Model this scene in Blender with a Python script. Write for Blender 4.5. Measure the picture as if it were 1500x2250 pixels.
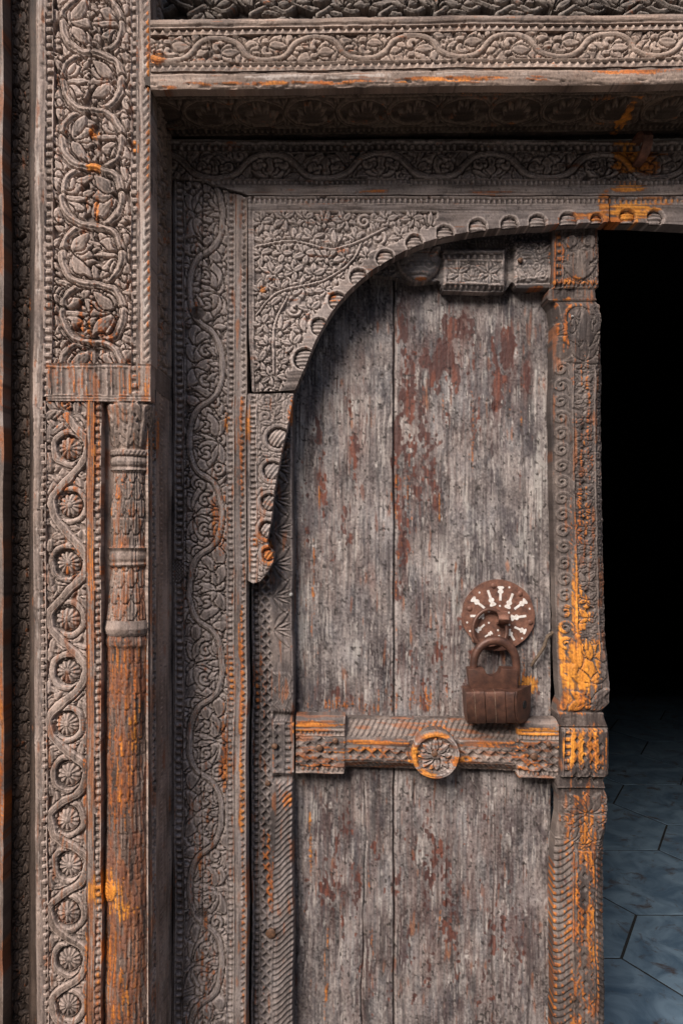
import bpy, math, random
import numpy as np
from mathutils import Matrix, Vector
random.seed(3)
S = bpy.context.scene
for o in list(bpy.data.objects): bpy.data.objects.remove(o)
R_ = math.radians

# ------------------------------------------------------------------ camera, sky, sun, exposure
F = 1630.0; CXP, CYP, EYE = 750.0, 1150.0, 1.30      # focal length and principal point in photo pixels, eye height in metres
cam = bpy.data.cameras.new('camera'); cam.sensor_fit = 'HORIZONTAL'; cam.sensor_width = 36
cam.lens = F / 1500 * 36; cam.shift_y = (CYP - 1125) / 1500; cam.clip_start = 0.05; cam.clip_end = 500
co = bpy.data.objects.new('camera', cam); S.collection.objects.link(co)
co.location = (0, 0, EYE); co.rotation_euler = (R_(90), 0, 0); S.camera = co
w = bpy.data.worlds.new('World'); S.world = w; w.use_nodes = True
nt = w.node_tree; nt.nodes.clear()
sky = nt.nodes.new('ShaderNodeTexSky'); sky.sky_type = 'NISHITA'; sky.sun_disc = False
SUN_EL, SUN_AZ = R_(40), R_(212)                      # azimuth clockwise from +Y (the wall faces -Y)
sky.sun_elevation = SUN_EL; sky.sun_rotation = SUN_AZ; sky.air_density = 1.0; sky.dust_density = 2.5
bg = nt.nodes.new('ShaderNodeBackground'); bg.inputs['Strength'].default_value = 0.066
wo = nt.nodes.new('ShaderNodeOutputWorld')
nt.links.new(sky.outputs[0], bg.inputs[0]); nt.links.new(bg.outputs[0], wo.inputs[0])
sl = bpy.data.lights.new('sun', 'SUN'); sl.energy = 2.1; sl.angle = R_(32); sl.color = (1.0, 0.93, 0.86)
so = bpy.data.objects.new('sun', sl); S.collection.objects.link(so)
d = Vector((math.sin(SUN_AZ) * math.cos(SUN_EL), math.cos(SUN_AZ) * math.cos(SUN_EL), math.sin(SUN_EL)))
so.rotation_euler = d.to_track_quat('Z', 'Y').to_euler(); so.location = d * 20
S.view_settings.view_transform = 'Standard'; S.view_settings.look = 'None'
S.view_settings.gamma = 1; S.view_settings.use_curve_mapping = False
S.view_settings.exposure = 1.3

# ------------------------------------------------------------------ measured depths (m from the eye)
D_OUT, D_IN, D_ARCH, D_STILE, D_PLANK = 1.25, 1.4125, 1.418, 1.458, 1.492
D_MEET, D_TRIM, D_FRIEZE = 1.445, 1.325, 1.34
def P(px, py, D): return ((px - CXP) / F * D, D, EYE - (py - CYP) / F * D)
PB = 2560          # lowest photo row that is modelled, near the ground
PT = -330          # highest

# ------------------------------------------------------------------ numpy noise
TBL = np.random.RandomState(11).rand(65536)
def vn(x, y, seed=0):
    xi = np.floor(x).astype(np.int64); yi = np.floor(y).astype(np.int64)
    fx = x - xi; fy = y - yi
    fx = fx * fx * (3 - 2 * fx); fy = fy * fy * (3 - 2 * fy)
    def h(a, b): return TBL[((a * 73856093) ^ (b * 19349663) ^ (seed * 83492791 + 1013)) & 65535]
    a = h(xi, yi); b = h(xi + 1, yi); c = h(xi, yi + 1); e = h(xi + 1, yi + 1)
    return (a * (1 - fx) + b * fx) * (1 - fy) + (c * (1 - fx) + e * fx) * fy
def fbm(x, y, seed=0, n=4):
    s = 0; a = 0.5; t = 0
    for k in range(n):
        s = s + a * vn(x, y, seed + k * 17); t += a; a *= 0.5; x = x * 2.03; y = y * 2.03
    return s / t
def sst(a, b, x):
    t = np.clip((x - a) / (b - a), 0, 1); return t * t * (3 - 2 * t)
def box_blur(A, r):
    for ax in (0, 1):
        n = A.shape[ax]; k = min(r, n - 1)
        if k < 1: continue
        pad = [(0, 0), (0, 0)]; pad[ax] = (k + 1, k)
        C = np.cumsum(np.pad(A, pad, mode='edge'), axis=ax)
        A = (np.take(C, range(2 * k + 1, 2 * k + 1 + n), axis=ax) - np.take(C, range(0, n), axis=ax)) / (2 * k + 1)
    return A

JR = random.Random(17)
# ------------------------------------------------------------------ a carved surface: heights over a grid of photo pixels
class Relief:
    def __init__(s, u0, u1, v0, v1, step=2.0, h0=0.0, wob=1.6, seed=1):
        s.nu = max(2, int(round((u1 - u0) / step)) + 1); s.nv = max(2, int(round((v1 - v0) / step)) + 1)
        s.us = np.linspace(u0, u1, s.nu); s.vs = np.linspace(v0, v1, s.nv)
        s.du = s.us[1] - s.us[0]; s.dv = s.vs[1] - s.vs[0]
        s.U, s.V = np.meshgrid(s.us, s.vs); s.H = np.full(s.U.shape, float(h0))
        s.seed = seed
        s.X = s.U + wob * (fbm(s.U / 23, s.V / 23, seed, 2) - .5) * 2
        s.Y = s.V + wob * (fbm(s.U / 23, s.V / 23, seed + 5, 2) - .5) * 2
        s.stain = None
    def win(s, x0, x1, y0, y1, pad=4):
        i0 = max(0, int((x0 - pad - s.us[0]) / s.du)); i1 = min(s.nu, int((x1 + pad - s.us[0]) / s.du) + 2)
        j0 = max(0, int((y0 - pad - s.vs[0]) / s.dv)); j1 = min(s.nv, int((y1 + pad - s.vs[0]) / s.dv) + 2)
        if i1 <= i0 or j1 <= j0: return None
        return (slice(j0, j1), slice(i0, i1))
    def put(s, W, inside, h, moat_mask=None, moat=None):
        H = s.H[W]
        if moat_mask is not None: H = np.where(moat_mask & ~inside, np.minimum(H, moat), H)
        s.H[W] = np.where(inside, np.maximum(H, h), H)
    def over(s, W, inside, h, near, moat):
        H = s.H[W]
        H = np.where(near & ~inside, np.minimum(H, moat), H); s.H[W] = np.where(inside, h, H)
    def stroke(s, pts, w, h, grooves=((0, 1.2),), gd=1.6, moat=None, mw=2.2, flat=0.5, taper=None, base=None):
        pts = np.asarray(pts, float)
        if len(pts) < 2: return
        W = s.win(pts[:, 0].min() - w - 3, pts[:, 0].max() + w + 3, pts[:, 1].min() - w - 3, pts[:, 1].max() + w + 3)
        if W is None: return
        X = s.X[W]; Y = s.Y[W]; Dm = np.full(X.shape, 1e9); Tm = np.zeros(X.shape)
        o_j, o_i = W[0].start, W[1].start; n = len(pts)
        for k in range(n - 1):
            a = pts[k]; b = pts[k + 1]
            w2 = s.win(min(a[0], b[0]) - w - 3, max(a[0], b[0]) + w + 3, min(a[1], b[1]) - w - 3, max(a[1], b[1]) + w + 3)
            if w2 is None: continue
            L = (slice(max(0, w2[0].start - o_j), max(0, w2[0].stop - o_j)), slice(max(0, w2[1].start - o_i), max(0, w2[1].stop - o_i)))
            x = X[L] - a[0]; y = Y[L] - a[1]; e = b - a; ll = max(e @ e, 1e-9)
            t = np.clip((x * e[0] + y * e[1]) / ll, 0, 1)
            dd = np.hypot(x - t * e[0], y - t * e[1]); m = dd < Dm[L]
            Dm[L] = np.where(m, dd, Dm[L]); Tm[L] = np.where(m, (k + t) / (n - 1), Tm[L])
        ww = w if taper is None else w * np.interp(Tm, [0, 1], taper)
        t = Dm / ww; ins = t < 1
        hh = h * (flat + (1 - flat) * np.sqrt(np.clip(1 - t ** 2, 0, 1))) * np.clip((1 - t) * ww / 1.2, .35, 1)
        for pos, gw in grooves: hh = hh - gd * np.exp(-((Dm - pos * ww) / gw) ** 2)
        if base is not None: hh = hh + base
        if moat is None: s.put(W, ins, hh)
        else: s.over(W, ins, hh, Dm < ww + mw, moat)
    def leaf(s, cx, cy, ang, L, Wd, h, vein=1.4, moat=None, mw=2.0, bend=0.0, base=0.0, lines=0):
        ang += JR.gauss(0, .07); L *= JR.uniform(.9, 1.1); Wd *= JR.uniform(.88, 1.12); bend += JR.gauss(0, .04)
        W = s.win(cx - L - Wd, cx + L + Wd, cy - L - Wd, cy + L + Wd)
        if W is None: return
        c, q = math.cos(ang), math.sin(ang); x = s.X[W] - cx; y = s.Y[W] - cy
        a = x * c + y * q; b = -x * q + y * c
        t = a / L; b = b - bend * L * (t * (1 - t)) * 4
        tc = np.clip(t, 0.001, .999); hw = Wd * np.sin(np.pi * tc ** .85) ** .8 + .01
        r = np.abs(b) / hw; ins = (t > 0) & (t < 1) & (r < 1)
        hh = base + h * (.55 + .45 * np.sqrt(np.clip(1 - r ** 2, 0, 1)))
        if vein: hh = hh - vein * np.exp(-(b / 1.3) ** 2)
        for k in range(lines):
            f = (k + 1) / (lines + 1); hh = hh - vein * .7 * np.exp(-((np.abs(b) - f * hw) / 1.0) ** 2)
        if moat is None: s.put(W, ins, hh)
        else:
            near = (t > -mw / L) & (t < 1 + mw / L) & (np.abs(b) < hw + mw); s.over(W, ins, hh, near, moat)
    def palmette(s, cx, cy, ang, Rr, n=3, h=5, spread=1.9, fat=.27, moat=None, base=0.0, lines=0):
        idx = sorted(range(n), key=lambda k: -abs(k - (n - 1) / 2))
        for k in idx:
            f = (k - (n - 1) / 2) / max(1, (n - 1) / 2)
            s.leaf(cx, cy, ang + f * spread / 2, Rr * (1 - .14 * abs(f)), Rr * fat, h, moat=moat, base=base, lines=lines, bend=-.08 * f)
    def ring(s, cx, cy, rx, ry, w, h, moat=None, base=None, groove=True):
        a = np.linspace(0, 2 * math.pi, 30)
        s.stroke(np.stack([cx + rx * np.cos(a), cy + ry * np.sin(a)], 1), w, h, grooves=((0, 1.1),) if groove else (), moat=moat, base=base)
    def curl(s, cx, cy, r, w, h, a0=0, turns=1.4, sgn=1, moat=None, base=None, tail=None):
        a = np.linspace(0, 1, 26); rr = r * (1 - .78 * a); th = a0 + sgn * a * turns * 2 * math.pi
        pts = np.stack([cx + rr * np.cos(th), cy + rr * np.sin(th)], 1)
        if tail is not None: pts = np.vstack([np.asarray(tail, float), pts])
        s.stroke(pts, w, h, grooves=((0, 1.0),), gd=1.1, moat=moat, base=base)
    def rosette(s, cx, cy, r, n, h, hub=.28, base=0.0, rot=0.0, dep=None):
        W = s.win(cx - r, cx + r, cy - r, cy + r)
        if W is None: return
        x = s.X[W] - cx; y = s.Y[W] - cy; q = np.hypot(x, y) / r; th = np.arctan2(y, x) + rot
        pet = np.abs(np.cos(th * n / 2)); edge = .8 + .2 * pet
        hh = base + h * (.35 + .65 * pet ** .6) * np.sqrt(np.clip(1.15 - (q / edge) ** 2, 0.05, 1))
        hh = np.where(q < hub, base + h * (.85 + .3 * np.sqrt(np.clip(1 - (q / hub) ** 2, 0, 1))) - 1.5 * np.exp(-((q - hub) * r / 1.5) ** 2), hh)
        s.put(W, q < edge, hh)
    def lozenge(s, cx, cy, rx, ry, dep, steep=2.5):
        W = s.win(cx - rx, cx + rx, cy - ry, cy + ry)
        if W is None: return
        q = 1 - np.abs(s.X[W] - cx) / rx - np.abs(s.Y[W] - cy) / ry
        s.H[W] = s.H[W] - dep * np.clip(q * steep, 0, 1)
    def disc(s, cx, cy, rx, ry, fn):
        W = s.win(cx - rx, cx + rx, cy - ry, cy + ry)
        if W is None: return
        q = np.hypot((s.X[W] - cx) / rx, (s.Y[W] - cy) / ry); s.H[W] = np.where(q < 1, fn(q, s.X[W] - cx, s.Y[W] - cy, s.H[W]), s.H[W])
    def beads(s, axis, a0, a1, period, dep, duty=.68, phase=0.0, kind='bead', tri=False):
        """row of carved beads along axis 'v' or 'u', across a0..a1"""
        A = s.Y if axis == 'v' else s.X; B = s.X if axis == 'v' else s.Y
        A = A + 2.2 * (fbm(A / 60, B * 0, s.seed + 9, 2) - .5) * 2
        m = (B > a0) & (B < a1); ph = (A / period + phase); cell = np.floor(ph); f = ph - cell
        j = .62 + .45 * TBL[(np.abs(cell).astype(np.int64) * 7919 + s.seed * 31) & 65535]
        b = (B - a0) / (a1 - a0)
        if kind == 'bead':
            pa = np.clip((duty / 2 - np.abs(f - .5)) * period / 2.2, 0, 1); pb = np.clip((.5 - np.abs(b - .5)) * (a1 - a0) / 3.0, 0, 1)
            hh = -dep + dep * j * pa ** .7 * pb ** .6
        elif kind == 'tri':
            q = np.abs(f - .5) * 2; lim = b if not tri else 1 - b
            hh = -dep + dep * np.clip((lim - q + .12) * 3, 0, 1) * (1 - .35 * q)
        elif kind == 'wedge':
            hh = -dep * np.clip((1 - np.abs(f - .5) * 2) * 1.8 - .4, 0, 1) * np.clip((.5 - np.abs(b - .5)) * 5, 0, 1)
        s.H = np.where(m, hh, s.H)
    def groove(s, axis, pos, wd, dep):
        B = s.X if axis == 'v' else s.Y
        s.H = s.H - dep * np.exp(-((B - pos) / wd) ** 2)
    def age(s, grain='v', amp=.7, big=1.2, chip=0.0):
        a, b = (s.U, s.V) if grain == 'v' else (s.V, s.U)
        s.H = s.H + amp * (vn(a / 3.2, b / 70, s.seed + 21) - .5) + amp * (vn(a / 7, b / 130, s.seed + 22) - .5) + big * (fbm(a / 45, b / 110, s.seed + 23, 3) - .5)
        s.H = s.H + .5 * (vn(s.U / 4, s.V / 4, s.seed + 29) - .5)
        if chip:
            c = fbm(s.U / 14, s.V / 14, s.seed + 25, 3); s.H = s.H - chip * sst(.68, .78, c)

def fill(r, x0, x1, y0, y1, sp, L, Wd, h, base, seed=1, lines=0, vein=1.8, fl=55):
    rv = random.Random(seed); spots = []
    for j in range(int((y1 - y0) / sp) + 1):
        for i in range(int((x1 - x0) / sp) + 1):
            spots.append((x0 + (i + rv.uniform(.1, .9)) * sp, y0 + (j + rv.uniform(.1, .9)) * sp))
    rv.shuffle(spots); A = np.array(spots); an = vn(A[:, 0] / fl, A[:, 1] / fl, seed + 50) * 2 * math.pi * 1.6
    for (x, y), a in zip(spots, an):
        a += rv.choice((0, .9, -.9, math.pi)) + rv.uniform(-.25, .25)
        if rv.random() < .12: r.curl(x, y, L * .36, Wd * .42, h * .95, a0=a, turns=1.2, sgn=rv.choice((1, -1)), base=base, moat=base)
        else: r.leaf(x - math.cos(a) * L / 2, y - math.sin(a) * L / 2, a, L * rv.uniform(.8, 1.2), Wd, h * rv.uniform(.75, 1.0), vein=vein, moat=base, mw=1.5, base=base, lines=lines, bend=rv.uniform(-.12, .12))
def leafy(r, pts, step, L, Wd, h, base, spread=.85, sides=(1, -1), lines=0, seed=1, jit=.25):
    rv = random.Random(seed); pts = np.asarray(pts); acc = 0
    for a, b in zip(pts[:-1], pts[1:]):
        d = b - a; acc += float(np.hypot(*d))
        if acc > step:
            acc = 0; t = math.atan2(d[1], d[0])
            for sd in sides:
                r.leaf(a[0], a[1], t + sd * (spread + rv.uniform(-jit, jit)), L * rv.uniform(.8, 1.15), Wd * rv.uniform(.85, 1.15), h, base=base, moat=base, lines=lines, bend=.12 * sd)
def vine(c, A, p0, p1, period, t0=0.0, k=1.1, axis='v', n=16):
    """centre line of a running scroll between p0 and p1"""
    N = int((p1 - p0) / period * n * 2) + 2
    t = np.linspace(0, (p1 - p0) / period * 2 * math.pi, N) + t0
    m = p0 + period * (t - t0) / (2 * math.pi) - k * period / (4 * math.pi) * (np.sin(2 * t) - math.sin(2 * t0)) * .5 * 1.2
    x = c + A * np.sin(t)
    return np.stack([x, m], 1) if axis == 'v' else np.stack([m, x], 1)

# ------------------------------------------------------------------ wood colours (real wear and stains, placed where the timber shows them)
WARM = []      # bare orange or honey patches: x, y, rx, ry, strength, honey(0..1)
RED = []       # red brown paint left on the planks
DARKS = []     # old oil stains
PALE = []      # rubbed, bleached patches
def field(L, U, V):
    f = np.zeros(U.shape); hny = np.zeros(U.shape)
    lo = (U.min(), U.max(), V.min(), V.max())
    for (x, y, rx, ry, st, *q) in L:
        if x + 2.2 * rx < lo[0] or x - 2.2 * rx > lo[1] or y + 2.2 * ry < lo[2] or y - 2.2 * ry > lo[3]: continue
        g = st * np.exp(-(((U - x) / rx) ** 2 + ((V - y) / ry) ** 2) ** 1.3)
        if q: hny = np.where(g > f, q[0], hny)
        f = np.maximum(f, g)
    return f, hny
STY = dict(grain='v', dark=(.055, .044, .038), mid=(.165, .133, .113), pale=(.40, .36, .325), wear=.75, contrast=1.0, rust=.16, rustc=(.20, .075, .032), dust=.0,
           dustc=(.27, .25, .235), speck=.5, bias=0.0, wash=0)
def colour(r, st):
    U, V, H = r.U, r.V, r.H; sd = r.seed * 13 + 5
    a, b = (U, V) if st['grain'] == 'v' else (V, U)
    fine = vn(a / 2.6, b / 46, sd); med = vn(a / 6.5, b / 120, sd + 1); big = fbm(a / 40, b / 95, sd + 2, 4)
    dots = vn(U / 3.1, V / 3.1, sd + 3)
    t = .5 + st['bias'] + st['contrast'] * ((fine - .5) * (.42 - .18 * (st['wash'] > 0)) + (med - .5) * (.4 - .22 * (st['wash'] > 0)) + (big - .5) * 1.15 + (dots - .5) * (.22 + .25 * (st['wash'] > 0)))
    t = np.clip(t, 0, 1)[..., None]
    dk, md, pl = (np.array(st[k]) for k in ('dark', 'mid', 'pale'))
    C = np.where(t < .5, dk + (md - dk) * t * 2, md + (pl - md) * (t - .5) * 1.1)
    C = C * (1 + .10 * (fbm(U / 60, V / 60, sd + 4, 3)[..., None] - .5) * np.array([1.2, 0, -1.2]))
    conv = H - box_blur(H, max(1, int(round(4.2 / r.du))))
    if st['dust']:
        q = st['dust'] * sst(.5, 2.5, -conv) * (.45 + .9 * big); q = np.clip(q, 0, .85)[..., None]; C = C + (np.array(st['dustc']) - C) * q
    wv = np.clip(sst(.3, 2.4, conv) * (.45 + .9 * dots) * (.55 + big) * st['wear'], 0, .9)[..., None]
    C = C + (pl - C) * wv
    f, _ = field(PALE, U, V)
    q = (sst(.42, .62, f * .9 + (.5 * fine + .5 * fbm(U / 9, V / 20, sd + 6, 3) - .5) * 1.1) * .8)[..., None]; C = C + (np.array((.40, .37, .335)) - C) * q * .8
    f, _ = field(DARKS, U, V)
    q = (np.clip(f, 0, 1) * (.7 + .5 * (fine - .5)))[..., None]; C = C + (np.array((.045, .030, .024)) - C) * np.clip(q, 0, .92)
    # rust coloured bare wood, scattered along the grain
    rn = .45 * vn(a / 3.4, b / 40, sd + 7) + .55 * fbm(a / 16, b / 60, sd + 8, 3)
    q = (sst(.0, .10, rn - (.80 - st['rust'])) * (.55 + .45 * dots))[..., None] * .85
    rc = np.array(st['rustc']); rc = rc + (np.array((.34, .13, .045)) - rc) * (vn(a / 4, b / 30, sd + 9)[..., None] ** 2)
    C = C + (rc - C) * q
    f, _ = field(RED, U, V)
    if st['wash']:
        q = sst(.50, .70, .6 * fbm(U / 34, V / 95, sd + 40, 5) + .4 * fbm(U / 9, V / 22, sd + 41, 4))[..., None]; C = C + (np.array((.060, .052, .057)) - C) * q * .62
        q = sst(.56, .74, .5 * fbm(U / 26, V / 60, sd + 42, 5) + .5 * fbm(U / 6, V / 14, sd + 43, 3))[..., None]; C = C + (np.array((.30, .262, .24)) - C) * q * .7
        q = np.clip(st['wash'] * (f * 1.2 + .12) * sst(.30, .66, .5 * fbm(U / 22, V / 70, sd + 30, 4) + .5 * vn(U / 4.5, V / 60, sd + 31)), 0, .8)[..., None]; C = C + (np.array((.125, .056, .043)) - C) * q
        q = sst(.60, .70, .55 * vn(U / 3.0, V / 150, sd + 32) + .45 * fbm(U / 10, V / 60, sd + 33, 3))[..., None]; C = C + (np.array((.045, .036, .034)) - C) * q * .5
        q = (sst(.70, .78, .5 * vn(U / 3.4, V / 30, sd + 34) + .5 * fbm(U / 9, V / 30, sd + 35, 3)) * dots)[..., None]; C = C + (np.array((.43, .385, .35)) - C) * q
        q = (sst(.78, .83, .7 * vn(U / 2.4 + V / 55, V / 44, sd + 44) + .3 * vn(U / 30, V / 60, sd + 45)))[..., None]; C = C + (np.array((.44, .39, .35)) - C) * q * .5
    flk = 0.34 * fbm(U / 15, V / 36, sd + 10, 5) + .32 * vn(U / 13, V / 85, sd + 11) + .28 * vn(U / 5, V / 9, sd + 18)
    q = sst(.0, .035, f * .62 + (flk - .5) * 1.35 - .385)[..., None]
    pc = np.array((.070, .029, .024)) + np.array((.075, .018, .005)) * sst(.45, .8, vn(U / 5, V / 60, sd + 12))[..., None]
    C = C + (pc - C) * q * (.8 + .2 * fine[..., None])
    f, hny = field(WARM, U, V); cv2 = np.clip((H - box_blur(H, max(2, int(round(11 / r.du))))) / 3.0, -1, .6)
    wn = .5 * vn(a / 3.6, b / 42, sd + 13) + .3 * fbm(a / 12, b / 34, sd + 14, 3) + .2 * dots + .07 * np.clip(conv, -2.2, 1.5) + .20 * cv2
    gv = f * .84 + (wn - .5) * 1.05 - .42; q = sst(.0, .16, gv); deep = sst(.02, .34, gv)
    oc = np.array((.40, .120, .020)) + (np.array((.66, .27, .034)) - np.array((.40, .120, .020))) * np.clip(hny + (vn(a / 5, b / 50, sd + 15) - .5) * .8, 0, 1.25)[..., None]
    oc = np.array((.19, .062, .024)) + (oc - np.array((.19, .062, .024))) * deep[..., None]
    oc = oc * (.62 + .62 * fine[..., None]) * (.8 + .4 * dots[..., None])
    q = q * (.22 + .78 * sst(-.55, -.08, cv2)); C = C + (oc - C) * (q * .9)[..., None]
    sp = fbm(U / 5.5, V / 8, sd + 16, 2); q = (sst(.74, .80, sp) * st['speck'])[..., None]; C = C + (np.array((.035, .028, .025)) - C) * q
    return np.clip(C * np.array((1.05, .975, .96) if not st['wash'] else (1.0, .995, 1.005)), .012, .8)

# ------------------------------------------------------------------ mesh output
def planar(D, shear=0.0, u0=0.0, hf=0.0):
    k = D / F
    def mp(U, V, H):
        U = U + 5 * (fbm(U / 260, V / 170, 77, 2) - .5) + 1.4 * (vn(U / 40, V / 34, 79) - .5)
        V = V + shear * (U - u0) + 5 * (fbm(U / 170, V / 260, 78, 2) - .5) + 1.4 * (vn(U / 34, V / 40, 80) - .5)
        return (U - CXP) * k, D - (H - hf) * k, EYE - (V - CYP) * k
    return mp
EMPTY = {}
def thing(name, label, cat, loc, group=None):
    o = bpy.data.objects.new(name, None); S.collection.objects.link(o); o.location = loc; o.empty_display_size = .05
    o['label'] = label; o['category'] = cat; o['kind'] = 'thing'
    if group: o['group'] = group
    return o
def world_loc(p):
    v = Vector((0, 0, 0))
    while p: v += Vector(p.location); p = p.parent
    return v
def link(name, me, parent, mat, label=None):
    o = bpy.data.objects.new(name, me); S.collection.objects.link(o)
    if mat and not me.materials: me.materials.append(mat)
    if parent:
        o.parent = parent; o.matrix_parent_inverse = Matrix.Translation(-Vector(parent.location)) if parent.parent is None else Matrix.Identity(4)
    if label: o['label'] = label
    return o
def raw_mesh(name, verts, quads, smooth=True, cols=None, tris=None):
    me = bpy.data.meshes.new(name); verts = np.ascontiguousarray(verts, np.float32)
    me.vertices.add(len(verts)); me.vertices.foreach_set('co', verts.ravel())
    n = len(quads); idx = np.ascontiguousarray(quads, np.int32).ravel()
    me.loops.add(len(idx)); me.loops.foreach_set('vertex_index', idx)
    me.polygons.add(n); me.polygons.foreach_set('loop_start', np.arange(0, 4 * n, 4, dtype=np.int32))
    me.polygons.foreach_set('loop_total', np.full(n, 4, np.int32)); me.polygons.foreach_set('use_smooth', np.full(n, smooth, bool))
    if cols is not None:
        at = me.attributes.new('tint', 'FLOAT_COLOR', 'POINT')
        c4 = np.ones((len(verts), 4), np.float32); c4[:, :3] = cols; at.data.foreach_set('color', c4.ravel())
    me.update(calc_edges=True); return me
def emit(r, name, parent, mp, style=None, thick=40, mask=None, snap=None, mat=None, label=None, umap=None, cols=None, cmap=None, gain=1.3):
    st = dict(STY); st.update(style or {})
    r.H = np.where(r.H < 0, r.H * gain, r.H); Hs = r.H
    U, V = r.U.copy(), r.V.copy()
    if umap is not None: U, V = umap(U, V)
    ru, rv = r.U, r.V; r.U, r.V = (U, V) if cmap is None else cmap(U, V)
    C = colour(r, st) if cols is None else cols
    r.U, r.V = ru, rv
    nv, nu = U.shape; I = np.arange(nv * nu).reshape(nv, nu)
    q = np.stack([I[:-1, :-1], I[1:, :-1], I[1:, 1:], I[:-1, 1:]], -1)
    if mask is not None:
        mk = mask(U, V); keep = mk[:-1, :-1] & mk[1:, :-1] & mk[1:, 1:] & mk[:-1, 1:]; q = q[keep]
    q = q.reshape(-1, 4)
    e = np.concatenate([q[:, [0, 1]], q[:, [1, 2]], q[:, [2, 3]], q[:, [3, 0]]]); es = np.sort(e, 1)
    key = es[:, 0].astype(np.int64) * (nv * nu) + es[:, 1]
    _, first, cnt = np.unique(key, return_index=True, return_counts=True)
    be = e[first[cnt == 1]]; bv = np.unique(be)
    Uf, Vf, Hf = U.ravel(), V.ravel(), Hs.ravel()
    if snap is not None:
        sp = np.asarray(snap, float); n = len(sp)
        bu, bw = Uf[bv], Vf[bv]; best = np.full(len(bv), 1e9); nx = bu.copy(); ny = bw.copy()
        for k in range(n - 1):
            a = sp[k]; ed = sp[k + 1] - a; t = np.clip(((bu - a[0]) * ed[0] + (bw - a[1]) * ed[1]) / max(ed @ ed, 1e-9), 0, 1)
            qx = a[0] + t * ed[0]; qy = a[1] + t * ed[1]; dd = np.hypot(qx - bu, qy - bw); m = dd < best
            best = np.where(m, dd, best); nx = np.where(m, qx, nx); ny = np.where(m, qy, ny)
        ok = best < 3.2; Uf = Uf.copy(); Vf = Vf.copy(); Uf[bv[ok]] = nx[ok]; Vf[bv[ok]] = ny[ok]
    X, Y, Z = mp(Uf, Vf, Hf); base = np.stack([X, Y, Z], 1)
    used = np.unique(q); rm = np.full(nv * nu, -1); rm[used] = np.arange(len(used))
    Cf = C.reshape(-1, 3); k0 = len(used)
    bx, by, bz = mp(Uf[bv], Vf[bv], np.full(len(bv), -float(thick)))
    lut = np.full(nv * nu, -1); lut[bv] = np.arange(len(bv)); nb = len(bv)
    verts = np.concatenate([base[used], base[bv], np.stack([bx, by, bz], 1)])
    cols_ = np.concatenate([Cf[used], Cf[bv] * 1.0, Cf[bv] * 1.0])
    sk = np.stack([lut[be[:, 1]] + k0, lut[be[:, 0]] + k0, lut[be[:, 0]] + k0 + nb, lut[be[:, 1]] + k0 + nb], 1)
    me = raw_mesh(name, verts, np.concatenate([rm[q], sk]), True, cols_)
    return link(name, me, parent, mat or WOOD, label)
def inpoly(poly):
    poly = np.asarray(poly, float)
    def f(U, V):
        ins = np.zeros(U.shape, bool); n = len(poly); j = n - 1
        for i in range(n):
            xi, yi = poly[i]; xj, yj = poly[j]
            if yi != yj:
                c = ((yi > V) != (yj > V)) & (U < (xj - xi) * (V - yi) / (yj - yi) + xi); ins ^= c
            j = i
        return ins
    return f
def dense(pts, step=4):
    pts = np.asarray(pts, float); out = [pts[0]]
    for a, b in zip(pts[:-1], pts[1:]):
        n = max(1, int(np.hypot(*(b - a)) / step))
        for k in range(1, n + 1): out.append(a + (b - a) * k / n)
    return np.array(out)
def smooth_curve(pts, n=10):
    p = np.asarray(pts, float); p = np.vstack([2 * p[0] - p[1], p, 2 * p[-1] - p[-2]]); out = []
    for i in range(1, len(p) - 2):
        for k in range(n):
            t = k / n
            out.append(.5 * (2 * p[i] + (p[i + 1] - p[i - 1]) * t + (2 * p[i - 1] - 5 * p[i] + 4 * p[i + 1] - p[i + 2]) * t * t + (3 * p[i] - p[i - 1] - 3 * p[i + 1] + p[i + 2]) * t ** 3))
    out.append(p[-2]); return np.array(out)

# ------------------------------------------------------------------ materials
def new_mat(name):
    m = bpy.data.materials.new(name); m.use_nodes = True; n = m.node_tree; b = n.nodes['Principled BSDF']; return m, n, b
def N(n, t, **kw):
    x = n.nodes.new(t)
    for k, v in kw.items():
        if k in x.inputs: x.inputs[k].default_value = v
        else: setattr(x, k, v)
    return x
def wood_material():
    m, n, b = new_mat('weathered_wood')
    at = N(n, 'ShaderNodeAttribute', attribute_name='tint'); tc = N(n, 'ShaderNodeTexCoord')
    mp = N(n, 'ShaderNodeMapping'); mp.inputs['Scale'].default_value = (1, 1, .35); n.links.new(tc.outputs['Object'], mp.inputs[0])
    nz = N(n, 'ShaderNodeTexNoise', Scale=620.0, Detail=4.0, Roughness=.65); n.links.new(mp.outputs[0], nz.inputs['Vector'])
    mr = N(n, 'ShaderNodeMapRange'); mr.inputs[1].default_value = .3; mr.inputs[2].default_value = .7; mr.inputs[3].default_value = .74; mr.inputs[4].default_value = 1.26
    n.links.new(nz.outputs[0], mr.inputs[0])
    mx = N(n, 'ShaderNodeVectorMath', operation='SCALE'); n.links.new(at.outputs['Color'], mx.inputs[0]); n.links.new(mr.outputs[0], mx.inputs['Scale'])
    n.links.new(mx.outputs[0], b.inputs['Base Color'])
    bp = N(n, 'ShaderNodeBump', Strength=.45, Distance=.0012); n.links.new(nz.outputs[0], bp.inputs['Height']); n.links.new(bp.outputs[0], b.inputs['Normal'])
    b.inputs['Roughness'].default_value = .72; b.inputs['Specular IOR Level'].default_value = .3
    return m
WOOD = wood_material()
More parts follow.
